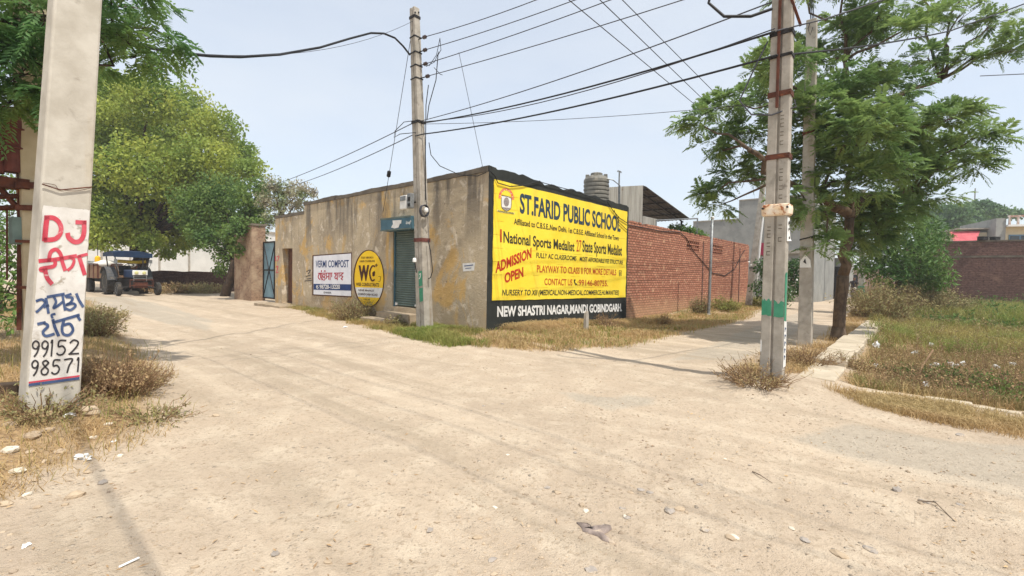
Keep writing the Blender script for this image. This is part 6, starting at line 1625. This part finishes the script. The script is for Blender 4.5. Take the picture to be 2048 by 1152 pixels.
F_NEAR = PX((1712, 752), (1752, 690), (1900, 690), (2048, 700)) + [(13, 8.5), (10, 4.6)] + PX((2048, 815), (1850, 790), (1700, 768))
F_MID = PX((1742, 690), (1748, 640), (1800, 625), (2048, 640)) + [(26, 15), (14, 8)] + PX((2048, 715), (1900, 700))
F_FAR = PX((1735, 640), (1722, 606), (1800, 600), (2100, 612)) + [(34, 24), (28, 14)] + PX((2048, 660), (1850, 640))
blades(scatter(F_NEAR, 17000, .3, 1.2, 9), .24, .007, .8, 'field_grass', M['grass_field'], 'thin dry weeds in the near part of the plot')
blades(scatter(F_NEAR, 16000, .3, 1.2, 19), .20, .008, 1.2, 'field_grass', M['grass_dry'], 'brown straw in the near part of the plot')
blades(scatter(F_MID, 44000, .5, .8, 10), .42, .010, .7, 'field_grass', M['grass_mid'], 'knee high dry grass in the middle of the plot')
blades(scatter(F_FAR, 46000, .6, .6, 11), .80, .020, .5, 'field_grass', M['grass_green'], 'green grass at the back of the plot')
# tall olive brush at the left side of the plot
for k, (px, py, hh) in enumerate(((1755, 640, 1.15), (1790, 636, 1.25), (1830, 638, 1.2), (1868, 640, 1.0), (1790, 622, 1.2), (1830, 618, 1.35), (1850, 620, 1.25), (1895, 634, .8))):
    twig_bush('brush_clump', 'tall olive brush standing thick at the left side of the weedy plot', gpz(px, py), 1.3, hh * 1.6, 320, 20, M['leaf_olive'], 'brush', 'olive brush in the plot', ll=.085)

twig_bush('weed_clump', 'grey green weeds behind the painted pole on the road side', gpz(186, 668), .55, .55, 160, 15, M['leaf_olive'], 'weed', ll=.05)
twig_bush('weed_clump', 'dusty weeds at the bank edge further along the left road', gpz(205, 640), .6, .5, 130, 15, M['leaf_olive'], 'weed', ll=.06)
twig_bush('weed_clump', 'dry weeds along the low brick wall right of the tractor', gpz(345, 586), 1.6, .8, 160, 15, M['leaf_straw'], 'weed', ll=.10)
twig_bush('weed_clump', 'green weeds along the low brick wall left of the leaning trunk', gpz(405, 586), 1.6, .8, 180, 15, M['leaf_olive'], 'weed', ll=.10)
# thin dry stalks with curled leaves standing all over the plot, taller towards the back
def stalks(poly, n, h0, h1, nl, ll, lmat, name, seed, r=.004):
    Pw = scatter(poly, n, .3, 1.3, seed); mb = MB(); Ps = []
    for q_ in Pw:
        hh_ = rng.uniform(h0, h1); tp = q_ + np.array([rng.normal() * .16 * hh_, rng.normal() * .16 * hh_, hh_])
        pts = limb(mb, q_, tp, r, r * .4, .3, 4, 3)
        for _ in range(3):
            s_ = pts[rng.integers(1, 4)]; e_ = s_ + rand_dirs(1, .7)[0] * rng.uniform(.15, .45) * hh_
            limb(mb, s_, e_, r * .6, r * .3, .2, 3, 3)
            for w_ in np.linspace(.2, 1, nl): Ps.append(s_ + (e_ - s_) * w_ + rng.normal(size=3) * .015)
    o = mb.build(name, M['twig'], None); o['kind'] = 'stuff'
    P = np.array(Ps); k = rng.uniform(.5, 1.4, len(P)); T_ = rand_dirs(len(P), .2); S_ = unit(np.cross(T_, rand_dirs(len(P))))
    V, Fc = quads_mesh(P, T_, S_, np.cross(S_, T_), ll * k, ll * .5 * k)
    o2_ = np_mesh(name.replace('weeds', 'weed_leaves'), V, Fc, lmat); o2_['kind'] = 'stuff'
stalks(F_NEAR, 1300, .12, .42, 4, .03, M['leaf_straw'], 'dry_weeds', 41)
stalks(F_MID, 420, .25, .6, 5, .05, M['leaf_olive'], 'tall_weeds', 42, .006)
stalks(F_FAR, 420, .5, .95, 5, .10, M['leaf_bush'], 'green_weeds', 43, .008)
for k, (px, py, hh) in enumerate(((1930, 645, .7), (1985, 652, .65), (2030, 640, .8), (1960, 628, .9), (1905, 655, .6), (2045, 670, .55))):
    twig_bush('weed_clump', 'leafy green weeds growing up through the grass at the back of the plot', gpz(px, py), .9, hh, 130, 18, M['leaf_bush'], 'weed', 'green weeds at the back of the plot', ll=.10)
# ------------------------------------------------------------------ kerbs of the plot
M['kerb'] = pmat('kerb', lin(200, 186, 164), lin(178, 164, 142), 2.5, bmp=.4, stain=(lin(146, 130, 110), 3.0, .58, .8))
ka, kb = gp(1628, 756), gp(1748, 650)
kd = (kb - ka); kd[2] = 0; kl = np.linalg.norm(kd); kd /= kl; kn = np.array([kd[1], -kd[0], 0])
mb = MB(); s = 0.0; k = 0
while s < kl:
    l_ = min(1.5, kl - s); P_ = ka + kd * s; P2 = ka + kd * (s + l_ - .02); zt = (.13 if s > 1 else .07) + random.uniform(-.02, .02); jj = lambda: rng.normal(size=3) * np.array([.015, .015, .008])
    ring = lambda P: [np.array([P[0], P[1], 0]) - kn * .22 + UP * -.5, np.array([P[0], P[1], 0]) + kn * .26 + UP * -.5, np.array([P[0], P[1], 0]) + kn * .26 + UP * zt + jj(), np.array([P[0], P[1], 0]) - kn * .22 + UP * (zt + .01) + jj()]
    mb.loft([ring(P_), ring(P2)]); s += l_
o = mb.build('kerb', M['kerb'], None, bev=.02); tag(o, kind='structure')
mb = MB(); pts = [gp(*q) for q in ((1612, 766), (1700, 777), (1780, 788), (1850, 799), (1950, 814), (2048, 829), (2180, 846))]
for i_ in range(len(pts) - 1):
    a_, b_ = pts[i_], pts[i_ + 1]; d_ = (b_ - a_) / np.linalg.norm(b_ - a_); n_ = np.array([d_[1], -d_[0], 0]); zt = .02 + random.uniform(-.02, .02); off_ = random.uniform(-.015, .015)
    ring = lambda P: [np.array([P[0], P[1], -.4]) - n_ * (.06 + off_), np.array([P[0], P[1], -.4]) + n_ * .06, np.array([P[0], P[1], zt]) + n_ * .06, np.array([P[0], P[1], zt + .004]) - n_ * (.06 + off_)]
    mb.loft([ring(a_), ring(b_ - d_ * .02)])
o = mb.build('kerb', M['kerb'], None, bev=.015); tag(o, kind='structure')

# ------------------------------------------------------------------ stones, sticks and litter
ST = [pmat('stone_grey', lin(166, 156, 146), lin(142, 132, 122), 14, bmp=.3, stain=(lin(190, 172, 148), 20, .5, .65)), pmat('stone_tan', lin(188, 168, 142), lin(164, 144, 120), 8, bmp=.3), pmat('stone_pale', lin(220, 210, 192), lin(200, 188, 168), 8, bmp=.2)]
def rock(px, py, s, mi, label, group=None, name='stone', flat=.5, seed=0):
    c_ = gp(px, py); c_[2] += s * flat * .25
    o = blob(name, c_, (s, s * rng.uniform(.6, .9), s * flat), None, None, seed, .35, 2, rng.uniform(0, 3)).build(name, ST[mi], None)
    return tag(o, label, 'stone', group)
rock(180, 829, .10, 1, 'rounded tan boulder at the right foot of the painted DJ pole', seed=1, flat=.7)
rock(152, 993, .055, 1, 'flat tan rock at the lower edge of the dry bank', seed=2)
rock(62, 880, .07, 1, 'pale tan rock half buried in the straw bank at left', seed=3)
rock(205, 966, .032, 0, 'small grey stone at the tip of the bank above the wire shadow', seed=4)
rock(432, 832, .035, 1, 'lone stone on the bare ground right of the dry bushes', seed=5)
for k, (x, y, s) in enumerate(((20, 905, .06), (95, 872, .05), (120, 905, .045), (35, 945, .05), (70, 960, .035), (110, 845, .04), (215, 850, .035), (150, 870, .03), (90, 925, .03), (55, 990, .03), (10, 1010, .04), (175, 945, .025), (240, 912, .025), (20, 850, .05), (130, 1010, .02), (185, 880, .03), (75, 1015, .022), (60, 905, .03))):
    rock(x, y, s, 1 if k % 3 else 2, 'tan lump of rubble lying in the straw of the left bank', 'rubble lumps on the left bank', 'broken_stone', seed=300 + k, flat=.5)
spots = [(968, 812, .03), (1005, 808, .025), (955, 1075, .035), (860, 1060, .03), (1340, 1022, .05), (1360, 1018, .045), (1282, 980, .035), (1300, 985, .03), (1260, 985, .03), (1245, 1018, .03), (1410, 1060, .035), (1460, 1075, .04), (1255, 1035, .028), (1095, 975, .03), (1115, 985, .032), (985, 1120, .035), (550, 1108, .03), (655, 1125, .032), (1182, 1140, .04), (1400, 970, .03), (1795, 981, .045), (1850, 1004, .05), (1740, 1100, .05), (1680, 1110, .05), (1920, 1010, .03), (1690, 967, .022), (1240, 870, .02), (1150, 905, .022), (790, 950, .022), (930, 940, .022), (1060, 900, .02), (1500, 930, .02), (1575, 1000, .03), (1610, 1080, .035), (700, 1010, .022), (1920, 870, .04)]
for k, (x, y, s) in enumerate(spots):
    if k == 20: rock(x, y, s, 0, 'dark stone lying below the worn grey patch on the right of the road', seed=60 + k)
    elif k == 35: rock(x, y, s, 0, 'dark flat stone on the road edge beside the grass at right', seed=60 + k, flat=.35)
    else: rock(x, y, s * .85, (0, 0, 1)[k % 3], 'small worn stone set in the dirt road', 'stones in the dirt road', seed=60 + k, flat=.28)
for k, (x, y, s) in enumerate(((1172, 1022, .024), (1250, 1033, .02), (1468, 1075, .03), (1210, 1052, .018), (1015, 910, .018), (1583, 1057, .02), (990, 1015, .02), (1130, 815, .016), (1450, 918, .016))):
    rock(x, y, s, 2, 'small pale stone on the dirt road', 'pale stones on the dirt road', seed=160 + k, flat=.35)
# loose grit: nobody would count it
GV = []; GF = []; nb = 0
import bmesh as _bm
b__ = _bm.new(); _bm.ops.create_icosphere(b__, subdivisions=1, radius=1.0); iv = np.array([v_.co[:] for v_ in b__.verts]); ifc = np.array([[v_.index for v_ in f_.verts] for f_ in b__.faces]); b__.free()
ng = 22000
r_ = 1.7 * (26 / 1.7) ** (rng.random(ng) ** 1.15); th_ = R_(90) + rng.uniform(-.85, .85, ng)
x, y = r_ * np.cos(th_), r_ * np.sin(th_)
lxx = (x - CORNER[0]) * D2[0] + (y - CORNER[1]) * D2[1]; lyy = (x - CORNER[0]) * D1[0] + (y - CORNER[1]) * D1[1]
ok = (sdist(x, y, FIELD) < -.3) & ~((lxx > -.5) & (lyy > -.5)) & (rng.random(ng) < np.clip(.45 + .9 * vn(x * .9, y * .9, 77), .05, 1))
x, y = x[ok], y[ok]; n = len(x); sz = rng.uniform(.0025, .0075, n) * np.where(rng.random(n) < .09, 2.3, 1)
sc3 = np.stack([sz * rng.uniform(.7, 1.4, n), sz * rng.uniform(.7, 1.4, n), sz * rng.uniform(.4, .8, n)], 1)
jit = 1 + .22 * rng.normal(size=(n, len(iv), 1))
V = (iv[None] * sc3[:, None, :] * jit + np.stack([x, y, gz(x, y) + sz * .05], 1)[:, None, :]).reshape(-1, 3)
Fc = (ifc[None] + (np.arange(n) * len(iv))[:, None, None]).reshape(-1, 3)
o = np_mesh('gravel', V, Fc, leafmat('grit', lin(164, 144, 120), lin(136, 120, 104), lin(194, 174, 148), 0.0, .9)); o['kind'] = 'stuff'
# chips of leaf and straw strewn on the road
ng = 2600
r_ = 1.7 * (22 / 1.7) ** rng.random(ng); th_ = R_(90) + rng.uniform(-.85, .85, ng); x, y = r_ * np.cos(th_), r_ * np.sin(th_)
lxx = (x - CORNER[0]) * D2[0] + (y - CORNER[1]) * D2[1]; lyy = (x - CORNER[0]) * D1[0] + (y - CORNER[1]) * D1[1]
ok = ~((lxx > -.3) & (lyy > -.3)) & (rng.random(ng) < np.clip(.25 + vn(x * .7, y * .7, 99) + (sdist(x, y, BANK) > -.5) * .5, .03, 1)); x, y = x[ok], y[ok]; n = len(x)
T_ = rand_dirs(n) * np.array([1, 1, .25]); T_ = unit(T_); S_ = unit(np.cross(T_, np.array([0, 0, 1.0]) + rng.normal(size=(n, 3)) * .4))
V, Fc = quads_mesh(np.stack([x, y, gz(x, y) + .006], 1), T_, S_, np.cross(S_, T_), rng.uniform(.015, .06, n), rng.uniform(.006, .014, n))
o = np_mesh('fallen_leaves', V, Fc, leafmat('litter_leaf', lin(170, 138, 102), lin(136, 110, 84), lin(194, 166, 126), 0.0, .9)); o['kind'] = 'stuff'
# plastic and paper scraps
M['plastic'] = pmat('plastic', lin(238, 238, 236), lin(222, 222, 220), 6, rough=.45, bmp=.1)
def scrap(px, py, s, label, group=None, mat='plastic', name='plastic_bag', cat='litter', flat=.45, seed=0, lift=0.0):
    c_ = gp(px, py); c_[2] += s * .18 + lift
    o = blob(name, c_, (s, s * .7, s * flat), None, None, seed, .9, 3, rng.uniform(0, 3)).build(name, M[mat], None)
    return tag(o, label, cat, group)
scrap(165, 917, .055, 'crumpled white plastic bag in the straw below the painted DJ pole', seed=201)
scrap(142, 834, .05, 'white scrap lying left of the tan boulder', seed=202)
scrap(34, 780, .05, 'white wrapper beside a dark block at the far left edge', seed=203)
scrap(52, 1092, .022, 'tiny white scrap on the dirt at lower left', seed=204)
scrap(228, 884, .02, 'small white paper bit on the bank right of the plastic bag', seed=205)
for k, (x, y, s) in enumerate(((1752, 702, .15), (1862, 700, .10), (1830, 718, .11), (1905, 745, .14), (1870, 748, .14), (1925, 742, .10), (2025, 742, .09), (1990, 748, .09), (1850, 785, .09), (1750, 745, .07))):
    scrap(x, y, s * .5, 'white plastic scrap caught in the weeds of the plot', 'white litter in the plot', seed=210 + k, lift=.12, flat=.9)
for k, (x, y, s) in enumerate(((690, 655, .05), (715, 645, .045), (812, 662, .05), (925, 680, .06), (1285, 652, .05))):
    scrap(x, y, s, 'white scrap in the grass along the walls', 'white litter along the walls', seed=230 + k)
c_ = gp(12, 790); mb = MB(); mb.box(c_ + UP * .05, (.20, .14, .12), .5)
tag(mb.build('broken_block', M['bark_dark'], None, bev=.01), 'dark broken block half sunk in the bank at the far left edge', 'block')
a_, b_ = gp(1822, 772), atd(1866, 700, gp(1822, 772)[1] + 1.0)
tag(MB().tube([a_ - UP * .05, (a_ + b_) / 2 + UP * .02, b_], .014, 6).build('bamboo_stick', M['twig'], None), 'pale bamboo stick leaning in the weeds of the plot', 'stick')
a_, b_ = gp(238, 1138), gp(278, 1120)
tag(MB().tube([a_ + UP * .01, b_ + UP * .012], .006, 5).build('stick', M['plastic'], None), 'short pale stick on the dirt at lower left', 'stick')
M['twig_grey'] = pmat('twig_grey', lin(128, 112, 96), lin(100, 86, 74), 10, bmp=0)
for lab, p0_, p1_, p2_ in (('thin dark twig on the road below the worn grey patch', (1505, 945), (1520, 955), (1545, 968)), ('crooked dark twig with a knot at lower right', (1835, 1003), (1870, 1010), (1910, 1045))):
    tag(MB().tube([gp(*p0_) + UP * .008, gp(*p1_) + UP * .02, gp(*p2_) + UP * .006], [.005, .004, .002], 5).build('twig', M['twig_grey'], None), lab, 'twig')
rgp = [(1060, 905), (1085, 908), (1100, 930), (1150, 925), (1195, 916), (1220, 918), (1225, 935), (1205, 950), (1188, 956), (1202, 975), (1222, 988), (1245, 1003), (1215, 998), (1180, 985), (1160, 968), (1120, 956), (1090, 945), (1085, 928)]
rc = gp(700 + 1150 / 2.341, 660 + 945 / 2.341)
top = [gp(700 + a_ / 2.341, 660 + b_ / 2.341) + UP * (.004 + .006 * rng.random()) for a_, b_ in rgp]
mb = MB(); nt_ = len(top); mid_ = [p_ * .55 + rc * .45 + UP * (.008 + .014 * rng.random()) for p_ in top]
mb.add(top + mid_ + [rc + UP * .012] + [p_ - UP * .012 for p_ in top], [(i_, (i_ + 1) % nt_, nt_ + (i_ + 1) % nt_, nt_ + i_) for i_ in range(nt_)] + [(nt_ + i_, nt_ + (i_ + 1) % nt_, 2 * nt_) for i_ in range(nt_)] + [(i_, 2 * nt_ + 1 + i_, 2 * nt_ + 1 + (i_ + 1) % nt_, (i_ + 1) % nt_) for i_ in range(nt_)])
tag(mb.build('rag', pmat('rag', lin(158, 142, 132), lin(130, 116, 108), 20, bmp=.6, stain=(lin(186, 168, 146), 12, .52, .66)), None, smooth=True), 'flattened grey rag pressed into the dirt road in the foreground', 'rag')
# ------------------------------------------------------------------ dusty air
hm = bpy.data.materials.new('haze'); hm.use_nodes = True; t = hm.node_tree
t.nodes.remove(t.nodes['Principled BSDF'])
pv = t.nodes.new('ShaderNodeVolumePrincipled'); pv.inputs['Color'].default_value = (.93, .95, .97, 1); pv.inputs['Density'].default_value = .0013; pv.inputs['Anisotropy'].default_value = .2
t.links.new(pv.outputs[0], t.nodes['Material Output'].inputs['Volume'])
hb_o = MB().bx(-360, 360, -360, 360, -2.5, 19.5).build('haze', hm, None); hb_o['kind'] = 'stuff'
bpy.context.view_layer.update()
